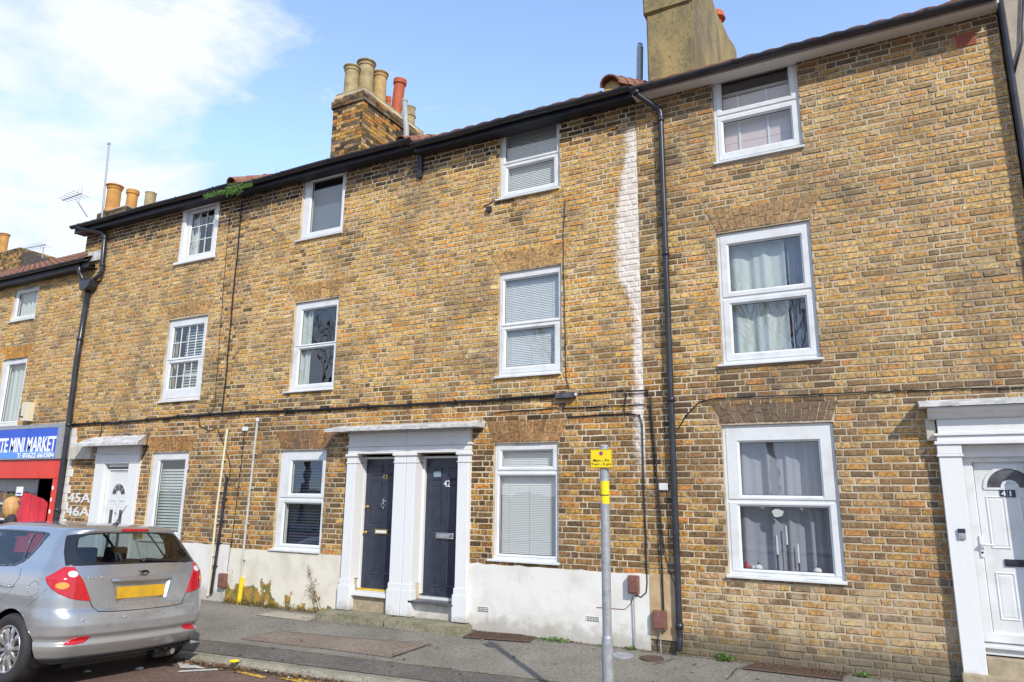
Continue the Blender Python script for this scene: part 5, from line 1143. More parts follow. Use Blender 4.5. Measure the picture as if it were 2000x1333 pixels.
# wiper, aerial, exhaust, underside, interior
b=MB(); P_=[]
for y in (.02,.12,.3,.45): x_,z_=Xr(y,1.125-.03*(y/.45)); P_.append(cp(x_-.02,y,z_))
b.tube(P_,[.012,.010,.008,.006],6); x_,z_=Xr(0,1.11); b.lathe(cp(x_-.0,.02,1.118),[(.022,-.0),(.022,.02),(.012,.03)],12,axis=(1,0,-.3)); P_=[]
for y in (.06,.3,.56): x_,z_=Xr(y,1.14-.05*(y/.5)); P_.append(cp(x_-.012,y,z_))
b.tube(P_,.006,5); b.build('rear_wiper',M['trim_black'],car)
ax,az=.72,1.452; b=MB(); b.lathe(cp(ax,0,az-.004),[(.035,0),(.028,.02),(.012,.03)],12); b.tube([cp(ax,0,az+.02),cp(ax-.14,0,az+.21)],[.006,.003],6); b.build('aerial',M['trim_black'],car)
b=MB(); b.add([cp(.1,-.8,.24),cp(4.1,-.8,.24),cp(4.1,.8,.24),cp(.1,.8,.24),cp(.12,-.8,.15),cp(.12,.8,.15)],[(0,1,2,3)]); b.box(CX-3.9,CX-.25,CY-.62,CY+.62,CZ+.16,CZ+.235); b.box(CX-.6,CX-.18,CY+.30,CY+.52,CZ+.13,CZ+.23,.03); b.build('underside',M['trim_black'],car)
b=MB(); b.tube([cp(.5,.42,.19),cp(.06,.42,.20)],.028,12); b.build('exhaust',M['chrome'],car)
b=MB(); b.box(CX-.95,CX-.30,CY-.62,CY+.62,CZ+.98,CZ+1.0); b.box(CX-1.25,CX-1.08,CY-.60,CY+.60,CZ+.35,CZ+1.04,.03); b.box(CX-3.2,CX-1.1,CY-.7,CY+.7,CZ+.3,CZ+.34); b.box(CX-3.1,CX-2.75,CY-.68,CY+.68,CZ+.8,CZ+1.03,.05)
b.build('interior',M['seat'],car)
for y in (-.36,.0,.36): b=MB(); b.box(CX-1.22,CX-1.12,CY+y-.12,CY+y+.12,CZ+1.05,CZ+1.20,.03); b.build('headrest',M['seat'],car)
for y in (-.36,.36):
    b=MB(); b.box(CX-2.2,CX-2.05,CY+y-.23,CY+y+.23,CZ+.4,CZ+1.08,.05); st_=b.build('front_seat',M['seat'],car); b=MB(); b.box(CX-2.19,CX-2.08,CY+y-.12,CY+y+.12,CZ+1.10,CZ+1.28,.03); b.build('headrest',M['seat'],st_)
b=MB(); b.tube([cp(3.2,-.6,1.0),cp(3.2,.6,1.0)],.01,4); x_=2.55; b.box(CX-x_-.03,CX-x_,CY-.12,CY+.12,CZ+1.27,CZ+1.33,.01); b.build('rear_view_mirror',M['trim_black'],car)
def wheel(x,side):
    yo=side*.872; w0=empty_part('wheel',cp(x,side*.78,.316),car)
    n=48; b=MB(); pr=[(.205,.0),(.235,.012),(.262,.022),(.292,.018),(.308,.004),(.316,-.02),(.317,-.10),(.316,-.17),(.300,-.195),(.25,-.20),(.205,-.19)]
    c=cp(x,yo,.316); b.lathe(c,pr,n,axis=(0,side,0),cap=False); b.build('tyre',M['rubber'],w0,smooth=True)
    b=MB(); b.lathe(c,[(.208,-.19),(.205,-.02),(.212,.0),(.210,.008),(.196,.004),(.190,-.03),(.185,-.19)],n,axis=(0,side,0),cap=False)
    rm=b.build('rim',M['alloy'],w0,smooth=True)
    b=MB(); NS=10
    for k in range(NS):
        a=2*math.pi*k/NS+.15; ca,sa=math.cos(a),math.sin(a)
        def pt(r_,o_,d): return (c[0]+ca*r_-sa*o_,c[1]+side*d,c[2]+sa*r_+ca*o_)
        V=[]
        for r_,hw_,d in ((.045,.016,-.012),(.10,.017,.000),(.15,.021,.0),(.198,.030,-.008)):
            V+=[pt(r_,-hw_,d-.02),pt(r_,-hw_*.75,d),pt(r_,hw_*.75,d),pt(r_,hw_,d-.02)]
        b.add(V,[(i_*4+j_,i_*4+j_+1,i_*4+j_+5,i_*4+j_+4) for i_ in range(3) for j_ in range(3)])
    b.lathe(c,[(.065,-.03),(.062,-.012),(.05,-.004),(.032,.0),(.030,.006),(.001,.007)],24,axis=(0,side,0))
    b.build('spokes',M['alloy'],w0)
    b=MB(); b.lathe((c[0],c[1]-side*.09,c[2]),[(.001,0),(.19,0),(.19,-.02),(.14,-.03)],24,axis=(0,side,0),cap=False); b.build('brake_disc',M['trim_black'],w0)
    # dark wheel well
    b=MB(); n=30; V=[]
    for k in range(n+1):
        a=math.pi*(-.12+1.24*k/n)
        V+=[cp(x+.372*math.cos(a),side*.885*(.985 if False else 1)-side*.02,.316+.372*math.sin(a)),cp(x+.372*math.cos(a),side*.45,.316+.372*math.sin(a))]
    b.add(V,[(2*k,2*k+1,2*k+3,2*k+2) for k in range(n)]); b.add([cp(x-.38,side*.5,.2),cp(x+.38,side*.5,.2),cp(x+.38,side*.5,.7),cp(x-.38,side*.5,.7)],[(0,1,2,3)]); b.build('wheel_well',M['trim_black'],car,fix=False)
    # arch lip
for x_ in (.72,3.37):
    for sd in (-1,1): wheel(x_,sd)
# ------------------------------------------------------------------ things fixed to or standing by the wall
def wp(x,y,Y=-.02): 
    a=at(x,y,Y); return (a[0],Y,a[1])
def cable(pts,label,r=.009,Y=-.018,m='cable_black',jit=.006,group='black cables clipped to the brick wall',clips=True,name='cable'):
    P=[Vector(wp(*p_,Y)) if len(p_)==2 else Vector(p_) for p_ in pts]; Q=[]; rr=random.Random(int(pts[0][0]*7))
    for a,b_ in zip(P,P[1:]):
        n=max(1,int((b_-a).length/.18)); Q+=[a.lerp(b_,k/n)+(Vector((rr.uniform(-jit,jit),0,rr.uniform(-jit,jit))) if k else Vector()) for k in range(n)]
    Q.append(P[-1]); b=MB(); b.tube(Q,r,6)
    if clips:
        for q in Q[1::4]: b.box(q.x-.006,q.x+.006,q.y-r-.003,.0,q.z-r*1.6,q.z+r*1.6)
    return tag(b.build(name,M[m],smooth=False),label,'cable',group)
cable([(0,842),(60,838),(148,829),(235,825),(300,819),(380,812),(470,806),(500,805),(560,803),(660,798),(800,791),(960,782),(1085,772)],'thick black cable bundle crossing the wall from the shop to the small floodlight',r=.020,Y=-.03)
cable([(1123,770),(1218,763),(1223,772),(1219,800),(1222,812)],'black cable from the floodlight down to the whitewash streak',r=.007)
cable([(1222,765),(1264,763),(1270,772),(1277,850),(1283,935),(1286,975),(1290,1060),(1293,1110),(1296,1194)],'black cable dropping beside the downpipe into the brown meter box on beige render',r=.011,Y=-.035)
cable([(960,808),(1000,803),(1100,797),(1215,792),(1262,790),(1270,798),(1273,850),(1279,930)],'thin black cable running above the arched ground floor window of house 42',r=.006)
cable([(1110,815),(1230,808),(1249,812),(1254,830),(1256,900),(1259,1000),(1262,1080),(1264,1140),(1262,1158),(1252,1167),(1243,1163)],'black cable curling into the brown meter box on white plinth',r=.009)
cable([(1104,390),(1100,460),(1101,540),(1104,640),(1106,740),(1112,760)],'thin black cable falling past the right side of the two upper white-blind windows',r=.005)
cable([(472,398),(466,470),(457,560),(449,650),(441,740),(434,800),(434,812)],'pair of dark cables falling from the weedy gutter between two houses',r=.013)
cable([(449,420),(441,500),(434,600),(426,700),(420,790),(410,812)],'thin dark cable just right of the gridded top window',r=.005)
cable([(478,838),(466,950),(452,1060),(444,1117)],'thin black cable with a white top box between the cream and white poles',r=.006)
cable([(1325,838),(1340,812),(1366,785),(1400,778),(1500,775),(1640,769),(1780,763),(2000,757)],'black cable crossing the wall above the door 41 canopy',r=.007)
cable([(1286,955),(1290,1000),(1297,1070),(1306,1110),(1320,1150),(1327,1168)],'thin slack cable slanting behind the downpipe foot',r=.005)
cable([(290,848),(284,880),(272,905),(264,940),(262,1000),(255,1050)],'thin black cable wriggling down the right side of the 45 porch',r=.006)
cable([(200,826),(196,850),(180,870)],'short black cable dropping onto the small porch canopy',r=.008)
cable([(386,812),(390,832),(410,842),(424,836),(430,850),(437,868),(448,900),(450,920),(446,940)],'looped black cable above the cream pole',r=.006)
cable([(540,332),(533,372),(529,420),(532,446),(545,455),(565,452)],'grey loop of aerial wire hanging below the gutter beside the single pane window',r=.005,m='galvanised')
cable([(383,376),(380,390),(386,408),(410,424),(430,434)],'stray wire trailing across the gridded top window',r=.004,Y=-.03,m='galvanised',clips=False)
cable([(1190,1187),(1165,1187),(1220,1191),(1232,1180),(1236,1166)],'pinkish flex looping left from the meter box on the white plinth',r=.006,m='meter_brown',clips=False)
cable([(945,403),(955,398),(972,388),(975,396)],'short bent cable stub under the left edge of a top floor window',r=.007,m='rust',clips=False)
def bx(name,q,y0,m,label,cat,group=None,bev=.008,d=None,kids=None):
    x0,x1,z0,z1=rect(q,y0); b=MB(); b.box(x0,x1,y0,-.002,z0,z1,bev); o=b.build(name,M[m]); tag(o,label,cat,group); return o,(x0,x1,z0,z1)
def meter(q,label):
    x0,x1,z0,z1=rect(q,-.07); e=empty('meter_box',((x0+x1)/2,-.07,z0),label,'meter box','brown gas meter boxes'); b=MB(); b.box(x0,x1,-.10,-.022,z0,z1,.012); b.box(x0+.01,x1-.01,-.108,-.10,z0+.02,z1-.02,.004); b.build('cover',M['meter_brown'],e); b=MB(); b.lathe(((x0+x1)/2,-.108,z1-.04),[(.007,0),(.007,.006)],10,axis=(0,-1,0)); b.box((x0+x1)/2-.03,(x0+x1)/2+.03,-.08,-.03,z0-.012,z0); b.build('lock',M['galvanised'],e)
    b=MB(); b.tube([((x0+x1)/2,-.06,z0-.01),((x0+x1)/2-.005,-.055,z0-.10),((x0+x1)/2-.0,-.05,-.02)],.008,6); b.build('pipe',M['galvanised'],e)
meter([(1226,1124),(1247,1125),(1248,1161),(1228,1160)],'brown meter box on the white plinth of house 42')
meter([(1274,1193),(1300,1193),(1303,1231),(1278,1230)],'brown meter box on the beige patch beside the downpipe foot')
meter([(432,1120),(443,1121),(437,1148),(424,1147)],'weathered brown meter box on flaking plinth near the yellow pole sleeve')
bx('junction_box',[(1286,944),(1304,944),(1305,958),(1287,958)],-.035,'upvc','small white junction box left of the long downpipe','junction box','small wall boxes')
bx('junction_box',[(473,834),(482,834),(482,842),(472,842)],-.035,'upvc','tiny white box topping the thin cable between two poles','junction box','small wall boxes')
o,(x0,x1,z0,z1)=bx('floodlight',[(1084,767),(1121,767),(1121,779),(1083,779)],-.08,'black_plastic','small black floodlight below the middle window with closed white blind','floodlight'); b=MB(); b.box(x0+.012,x1-.012,-.0845,-.081,z0+.012,z1-.012); b.build('lens',M['slate'],o); b=MB(); b.lathe((x1+.02,-.05,z1-.03),[(.018,0),(.018,.03)],10,axis=(0,-1,0)); b.build('sensor',M['upvc'],o)
o,q_=bx('alarm_box',[(44,787),(55,785),(51,822),(38,823)],-.14,'cream_plastic','cream intruder alarm box beside the first floor window above the shop','alarm box'); x0,x1,z0,z1=q_; b=MB(); b.box(x0+.02,x0+.10,-.146,-.141,z0+.07,z0+.10); b.build('sounder_grille',M['ink'],o)
bx('alarm_box',[(1806,818),(1826,818),(1829,861),(1811,861)],-.07,'cream_wood','faded cream box tucked under the canopy left of white door 41','alarm box')
bx('wall_bracket',[(948,403),(958,403),(958,413),(949,413)],-.05,'black_plastic','small black bracket below and left of a top floor window','bracket')
# poles against the wall of 44/43
def pole(pts,r,label,m,kids=(),cat='pole'):
    P=[wp(*p_,-.045) for p_ in pts]; e=empty('wall_pipe',(P[-1][0],-.045,P[-1][2]),label,cat,'thin pipes down the wall'); b=MB(); b.tube(P,r,10); b.build('pipe',M[m],e); 
    b=MB()
    for k in range(1,5):
        q=Vector(P[0]).lerp(Vector(P[-1]),k/5.2); b.box(q.x-r*1.6,q.x+r*1.6,q.y-r*.6,-.003,q.z-.01,q.z+.01)
    b.build('clips',M[m],e); return e,P
pole([(444,838),(424,990),(406,1164)],.018,'cream painted pipe on the wall left of the dark pipe','cream_plastic')
pole([(443,932),(432,1020),(412,1160)],.025,'short black pipe standing close right of the cream pipe','black_plastic')
e,P=pole([(503,820),(488,960),(474,1090),(466,1180)],.018,'long pale grey pipe with a yellow sleeve at its foot','pipe_grey')
a,c=Vector(wp(473,1128,-.045)),Vector(wp(466,1186,-.045)); b=MB(); b.tube([a,c],.036,12); b.lathe(c+Vector((0,0,.0)),[(.06,0),(.05,.03)],12); b.build('sleeve',M['yellow'],e); b=MB(); b.lathe(P[0],[(.03,-.03),(.03,.03)],10); b.build('cap',M['upvc'],e)
# air bricks in the white plinth
for k,q in enumerate([[(932,1184),(956,1186),(956,1196),(932,1194)],[(1144,1203),(1172,1205),(1172,1215),(1144,1213)]]):
    x0,x1,z0,z1=rect(q,-.02); b=MB(); b.box(x0,x1,-.026,-.019,z0,z1,.002); b.mi=1
    for r_ in range(3):
        for i in range(8): xx=x0+.012+(x1-x0-.024)*(i+.5)/8; b.box(xx-.006,xx+.006,-.0275,-.0255,z0+(z1-z0)*(r_+.5)/3-.007,z0+(z1-z0)*(r_+.5)/3+.005)
    tag(b.build('vent_grille',[M['render_white'],M['ink']]),['white grille in the plinth just right of the double porch','white grille in the plinth near the brown meter box'][k],'vent','grilles in the white plinth')
# ------------------------------------------------------------------ parking sign
PY=-2.39; px0=at(1182,1000,PY)[0]; pb=at(1189,1400,PY)[0]; ptop=at(1176,872,PY)
gz=KZ
e=empty('parking_sign',(px0-.0,PY,gz),'grey steel post carrying a small yellow Mon-Fri parking plate','sign')
b=MB(); b.lathe((px0,PY,gz),[(.047,-.1),(.047,.62),(.044,.66),(.038,.68),(.038,ptop[1]-gz),(.030,ptop[1]-gz+.012),(.001,ptop[1]-gz+.014)],24); b.build('post',M['galvanised'],e,smooth=False)
x0,x1,z0,z1=rect([(1152,878),(1195,878),(1196,914),(1153,915)],PY-.05); 
pl=MB(); pl.box(x0,x1,PY-.048,PY-.044,z0,z1,.0015); pl=pl.build('sign_plate',M['sign_yellow'],e)
b=MB(); b.ring(x0+.003,x1-.003,z0+.003,z1-.003,.003,PY-.0492,PY-.047,.0003); b.build('border',M['ink'],pl)
xc=(x0+x1)/2; zz=z0+(z1-z0)*.78
b=MB(); b.lathe((xc,PY-.0482,zz),[(.0001,0),(.0175,0),(.0175,.001),(.0001,.001)],20,axis=(0,-1,0)); rd=b.build('clearway_disc',M['crimson'],pl)
b=MB(); b.lathe((xc,PY-.0492,zz),[(.0001,0),(.0115,0),(.0115,.0008),(.0001,.0008)],18,axis=(0,-1,0)); b.build('disc_blue',M['sign_blue'],pl)
b=MB(); b.prism([(xc-.010,zz+.008),(xc-.007,zz+.011),(xc+.010,zz-.008),(xc+.007,zz-.011)],PY-.0508,PY-.0502,'y'); b.build('disc_bar',M['crimson'],pl)
W_=x1-x0
text('Mon - Fri',(x0+W_*.14,x1-W_*.14,z0+.052,z0+.076),PY-.0485,'ink',pl,depth=.001,bold=.01); text('9 am - 5 pm',(x0+W_*.06,x1-W_*.06,z0+.018,z0+.044),PY-.0485,'ink',pl,depth=.001,bold=.01)
b=MB(); b.box(px0-.05,px0+.05,PY-.044,PY+.04,z0+.03,z0+.05); b.box(px0-.05,px0+.05,PY-.044,PY+.04,z1-.05,z1-.03); b.build('bracket',M['galvanised'],e)
za,zb=at(1180,984,PY)[1],at(1180,940,PY)[1]
def band(r_,za,zb,a0,a1,m,name,par):
    b=MB(); n=12; V=[(px0+math.cos(a0+(a1-a0)*k/n)*r_,PY+math.sin(a0+(a1-a0)*k/n)*r_,z_) for z_ in (za,zb) for k in range(n+1)]; b.add(V,[(k,k+1,n+2+k,n+1+k) for k in range(n)]); return b.build(name,M[m],par,fix=False)
st_=band(.0388,za+.03,zb,rad(180),rad(372),'sign_yellow','sticker',e); b=None
band(.0388,za,za+.031,rad(250),rad(372),'sign_yellow','sticker',e)
band(.0393,za+.065,za+.075,rad(200),rad(350),'ink','sticker_line',e); band(.0393,za+.05,za+.13,rad(215),rad(225),'ink','sticker_line',e)
# ------------------------------------------------------------------ covers and gratings in the pavement
def grate(q,label,n=22):
    P=[Vector((*gk(x,y),0)) for x,y in q]
    for p_ in P: p_.z=pz(min(p_.y,0),kback(p_.x))
    b=MB(); b.add([(p_.x,p_.y,p_.z+.007) for p_ in P],[(0,1,2,3)]); o=b.build('light_well',M['rust'],fix=False); tag(o,label,'grating','rusty gratings at the wall foot')
    if o.data.polygons[0].normal.z<0: o.data.flip_normals()
    b=MB()
    for k in range(n+1):
        u=k/n; a=P[0].lerp(P[1],u); c=P[3].lerp(P[2],u); d=(P[1]-P[0]).normalized()*.007
        b.add([(a-d)+Vector((0,0,.01)),(a+d)+Vector((0,0,.01)),(c+d)+Vector((0,0,.01)),(c-d)+Vector((0,0,.01)),(a-d)+Vector((0,0,.02)),(a+d)+Vector((0,0,.02)),(c+d)+Vector((0,0,.02)),(c-d)+Vector((0,0,.02))],[(4,5,6,7),(0,1,5,4),(2,3,7,6),(1,2,6,5),(3,0,4,7)])
    for s0,s1 in ((0,1),(3,2)):
        a,c=P[s0],P[s1]; b.tube([a+Vector((0,0,.014)),c+Vector((0,0,.014))],.009,4)
    b.build('bars',M['rust'],o)
grate([(928,1236),(1046,1245),(1034,1257),(905,1248)],'rusty slotted grating beside the concrete step')
grate([(1480,1297),(1652,1316),(1645,1332),(1452,1310)],'brown grating under the grey-curtained window of house 41')
for q,l_ in (((1215,1282),'round grey utility cover nearest the signpost'),((1273,1288),'small round utility cover near the downpipe foot')):
    x,y=gk(*q); z=pz(y,kback(x)); b=MB(); b.lathe((x,y,z-.01),[(.13,0),(.13,.019),(.105,.020),(.10,.016),(.001,.016)],26); tag(b.build('utility_cover',M['galvanised'] if q[0]<1250 else M['rust']),l_,'cover','round covers in the pavement')
# ------------------------------------------------------------------ plants and debris
def tuft(x,y,z,n,r_,h,seed,label,m='leaf',name='weed',group='weeds at the foot of the wall',cat='weed'):
    rr=random.Random(seed); b=MB()
    for k in range(n):
        a=rr.uniform(0,6.28); d=rr.uniform(0,1)**.7*r_; cx,cy,cz=x+math.cos(a)*d,y+math.sin(a)*d*.5,z+rr.uniform(0,h)*(1-d/r_*.6); s=rr.uniform(.008,.022)
        u=Vector((rr.uniform(-1,1),rr.uniform(-1,1),rr.uniform(-.3,.8))).normalized(); v=u.cross(Vector((rr.uniform(-1,1),rr.uniform(-1,1),1))).normalized(); c=Vector((cx,cy,cz))
        b.add([c-u*s,c+v*s*.5,c+u*s*1.3,c-v*s*.5],[(0,1,2,3)])
    for k in range(6): a=rr.uniform(0,6.28); b.tube([(x,y,z-.01),(x+math.cos(a)*r_*.7,y+math.sin(a)*r_*.3,z+h*.6)],.0015,3)
    return tag(b.build(name,M[m],fix=False),label,cat,group)
for k,(q,n,r_,h,l_) in enumerate([((1085,1245),170,.20,.05,'bright green weed at the white plinth right of the rusty grating'),((1232,1265),60,.09,.04,'small weed under the meter box on the white plinth'),((1415,1277),140,.13,.09,'leafy green weed against the brick right of the downpipe'),((1180,1259),40,.08,.04,'scrap of green at the plinth just behind the signpost'),((1684,1305),60,.08,.05,'small weed at the wall between the brown grating and door 41'),((1866,1328),60,.07,.06,'weed with white flower by the foot of the white door 41 pilaster')]):
    x,_=wl_(*q) if False else at(*q,-.05); tuft(x,-.06,0,n,r_,h,k+5,l_)
# moss and dead leaves gathered along the flaking plinth and the gutter of the road
b=MB(); rr=random.Random(11)
for k in range(1500):
    x=rr.uniform(-9.3,-7.3) if k%3 else rr.uniform(-9.3,-8.2); y=-.03-abs(rr.gauss(0,.05)); s=rr.uniform(.006,.02); c=Vector((x,y,abs(rr.gauss(0,.03)))); u=Vector((rr.uniform(-1,1),rr.uniform(-1,1),rr.uniform(-.5,1))).normalized(); v=u.cross(Vector((0,1,.3))).normalized(); b.mi=0 if rr.random()<.6 else 1; b.add([c-u*s,c+v*s*.5,c+u*s,c-v*s*.5],[(0,1,2,3)])
tag(b.build('moss_and_leaves',[M['moss'],M['dead_leaf']],fix=False),'moss and dead leaves banked against the flaking cream plinth','moss',kind='stuff')
b=MB()
for k in range(3600):
    x=rr.uniform(-7.4,-1.5); y=kfront(x)-.02-abs(rr.gauss(0,.075)); s=rr.uniform(.007,.026); z=zroad(x,y)+.008+rr.uniform(0,.015); c=Vector((x,y,z)); u=Vector((rr.uniform(-1,1),rr.uniform(-1,1),rr.uniform(-.3,.3))).normalized(); v=u.cross(Vector((0,0,1))).normalized(); b.mi=rr.choice((0,0,0,1,1,3) if rr.random()<.96 else (2,)); b.add([c-u*s,c+v*s*.6,c+u*s,c-v*s*.6],[(0,1,2,3)])
tag(b.build('gutter_leaves',[M['dead_leaf'],M['rubber'],M['litter_white'],M['straw']],fix=False),'wet brown leaves and grit collected along the kerb','leaves',kind='stuff')
b=MB()
for k in range(1500):
    x=rr.uniform(-4.9,1.3); s=rr.uniform(.005,.015); c=Vector((x,-.03-abs(rr.gauss(0,.035)),.004+rr.uniform(0,.012))); u=Vector((rr.uniform(-1,1),rr.uniform(-1,1),rr.uniform(-.3,.3))).normalized(); v=u.cross(Vector((0,0,1))).normalized(); b.mi=0 if rr.random()<.7 else 1; b.add([c-u*s,c+v*s*.6,c+u*s,c-v*s*.6],[(0,1,2,3)])
tag(b.build('wall_foot_debris',[M['dead_leaf'],M['moss']],fix=False),'leaf scraps and grit along the foot of the wall','leaves',kind='stuff')
for k,(q,l_,s_) in enumerate([((458,1294),'yellow scrap of litter on the kerb edge',.05),((606,1322),'yellow-green sweet wrapper in the leafy gutter',.05),((272,1312),'crumpled white tissue on the road behind the car',.035),((170,1321),'white litter scrap on the road near the rear wheel',.03),((1284,1262),'white crumpled paper at the downpipe foot',.05)]):
    x,y=gr(*q,KZ if k in(0,) else (RZ if k<4 else 0)); z=(KZ if k==0 else (zroad(x,y) if k<4 else .0)); bm=bmesh.new(); bmesh.ops.create_icosphere(bm,subdivisions=2,radius=s_)
    for v in bm.verts: v.co*= 1+.5*mn.noise(v.co*40+Vector((k*9,0,0))); v.co.z*=.35
    bmesh.ops.translate(bm,verts=bm.verts[:],vec=(x,y,z+s_*.25)); b=MB(); b.bm(bm); tag(b.build('litter',M['sign_yellow' if k<2 else 'litter_white']),l_,'litter','scraps of litter')
# dry weed stalk
def stalk(q0,q1,seed,label):
    rr=random.Random(seed); A0=Vector(wp(*q0,-.10)); A1=Vector(wp(*q1,-.05)); b=MB(); b.tube([A0,A0.lerp(A1,.5)+Vector((.01,0,0)),A1],[.006,.004,.002],5)
    for k in range(26):
        u=rr.uniform(.6,1); p_=A0.lerp(A1,u); d=Vector((rr.uniform(-1,1),rr.uniform(-.6,.4),rr.uniform(.1,1))).normalized()*rr.uniform(.04,.10); b.tube([p_,p_+d*.6,p_+d+Vector((0,0,.01))],.0016,3)
        if k%2: bm=bmesh.new(); bmesh.ops.create_icosphere(bm,subdivisions=1,radius=.006); bmesh.ops.translate(bm,verts=bm.verts[:],vec=p_+d); b.bm(bm)
    tag(b.build('dry_weed',M['straw']),label,'weed','dry stalks by the flaking plinth')
stalk((629,1198),(601,1112),3,'tall dry leaning weed stalk against the flaking plinth'); stalk((618,1196),(606,1150),5,'shorter dry weed twig at the left end of the concrete step')
# plants in the gutter
b=MB(); b2=MB(); rr=random.Random(4)
for k in range(1500):
    u=rr.random(); px_=398+u*95; py_=384-u*24-rr.uniform(-1,4)+(rr.gauss(0,5) if .45<u<.8 else rr.gauss(0,1.5)); p_=Vector(wp(px_,py_+2,-.34+rr.uniform(-.05,.03))); s=rr.uniform(.008,.02); uu=Vector((rr.uniform(-1,1),rr.uniform(-1,1),rr.uniform(-1,1))).normalized(); v=uu.cross(Vector((0,1,.3))).normalized(); b.add([p_-uu*s,p_+v*s*.5,p_+uu*s*1.3,p_-v*s*.5],[(0,1,2,3)])
tag(b.build('gutter_weed',M['leaf'],fix=False),'bright green ferny growth spilling over the black gutter','weed')
# ------------------------------------------------------------------ things on the window sill of 41
def on_sill(px_,Y=.13): return at(px_,1112+ (px_-1450)*.055,Y)[0]
zsill=F41g[2]+.045
b=MB(); b.box(F41g[0]+.03,F41g[1]-.03,.115,.20,zsill-.03,zsill-.002); b.build('inner_sill',M['upvc'],h41)
for k,(q0,q1,l_) in enumerate([((1521,1116),(1513,1046),'black candlestick with a white taper, leftmost of three in the window'),((1541,1116),(1541,1027),'tallest black candlestick with a white taper, middle of three'),((1562,1118),(1558,1062),'shortest black candlestick with a white taper, rightmost of three')]):
    x=at(*q0,.15)[0]; zt=at(*q1,.15)[1]; zm=zt-.20; e=empty('candlestick',(x,.15,zsill),l_,'candlestick','candlesticks in the ground floor window'); b=MB(); b.lathe((x,.15,zsill),[(.035,0),(.032,.006),(.008,.012),(.0065,zm-zsill-.03),(.010,zm-zsill-.02),(.013,zm-zsill),(.001,zm-zsill)],14); b.build('stand',M['black_plastic'],e); b=MB(); b.lathe((x,.15,zm),[(.011,0),(.0095,zt-zm-.01),(.002,zt-zm)],12); b.build('candle',M['litter_white'],e)
for k,(px_,l_) in enumerate([(1482,'white bird-like ornament left of the candlesticks'),(1597,'white bird-like ornament right of the candlesticks')]):
    x=at(px_,1112,.15)[0]; e=empty('ornament',(x,.15,zsill),l_,'ornament','white ornaments on the window sill'); b=MB(); b.lathe((x,.15,zsill),[(.022,0),(.040,.015),(.042,.035),(.030,.055),(.010,.062),(.001,.063)],18); b.build('pot_body',M['litter_white'],e); b=MB(); b.lathe((x,.15,zsill+.062),[(.004,0),(.010,.012),(.004,.03),(.001,.032)],10); b.build('knob',M['ink'],e)
x=at(1459,1106,.15)[0]; b=MB(); b.lathe((x,.15,zsill),[(.022,0),(.024,.05),(.016,.062),(.012,.064),(.012,.085),(.001,.085)],16); tag(b.build('bottle',M['crimson']),'small dark red bottle in the window corner','bottle')
x=at(1471,1109,.15)[0]; b=MB(); b.lathe((x,.15,zsill),[(.020,0),(.022,.05),(.018,.052),(.001,.052)],16); tag(b.build('jar',M['lamp_clear']),'little glass jar beside the dark red bottle','jar')
a_=rect([(1508,994),(1529,994),(1531,1010),(1508,1011)],.065); 
b=MB(); b.prism([(a_[0]+(a_[1]-a_[0])*(.5+.5*math.cos(t_)*(1+.12*math.sin(5*t_))),a_[2]+(a_[3]-a_[2])*(.5+.5*math.sin(t_)*(1+.1*math.cos(3*t_)))) for t_ in [k*2*math.pi/28 for k in range(28)]],.069,.072,'y'); b.build('window_sticker',M['litter_white'],h41)
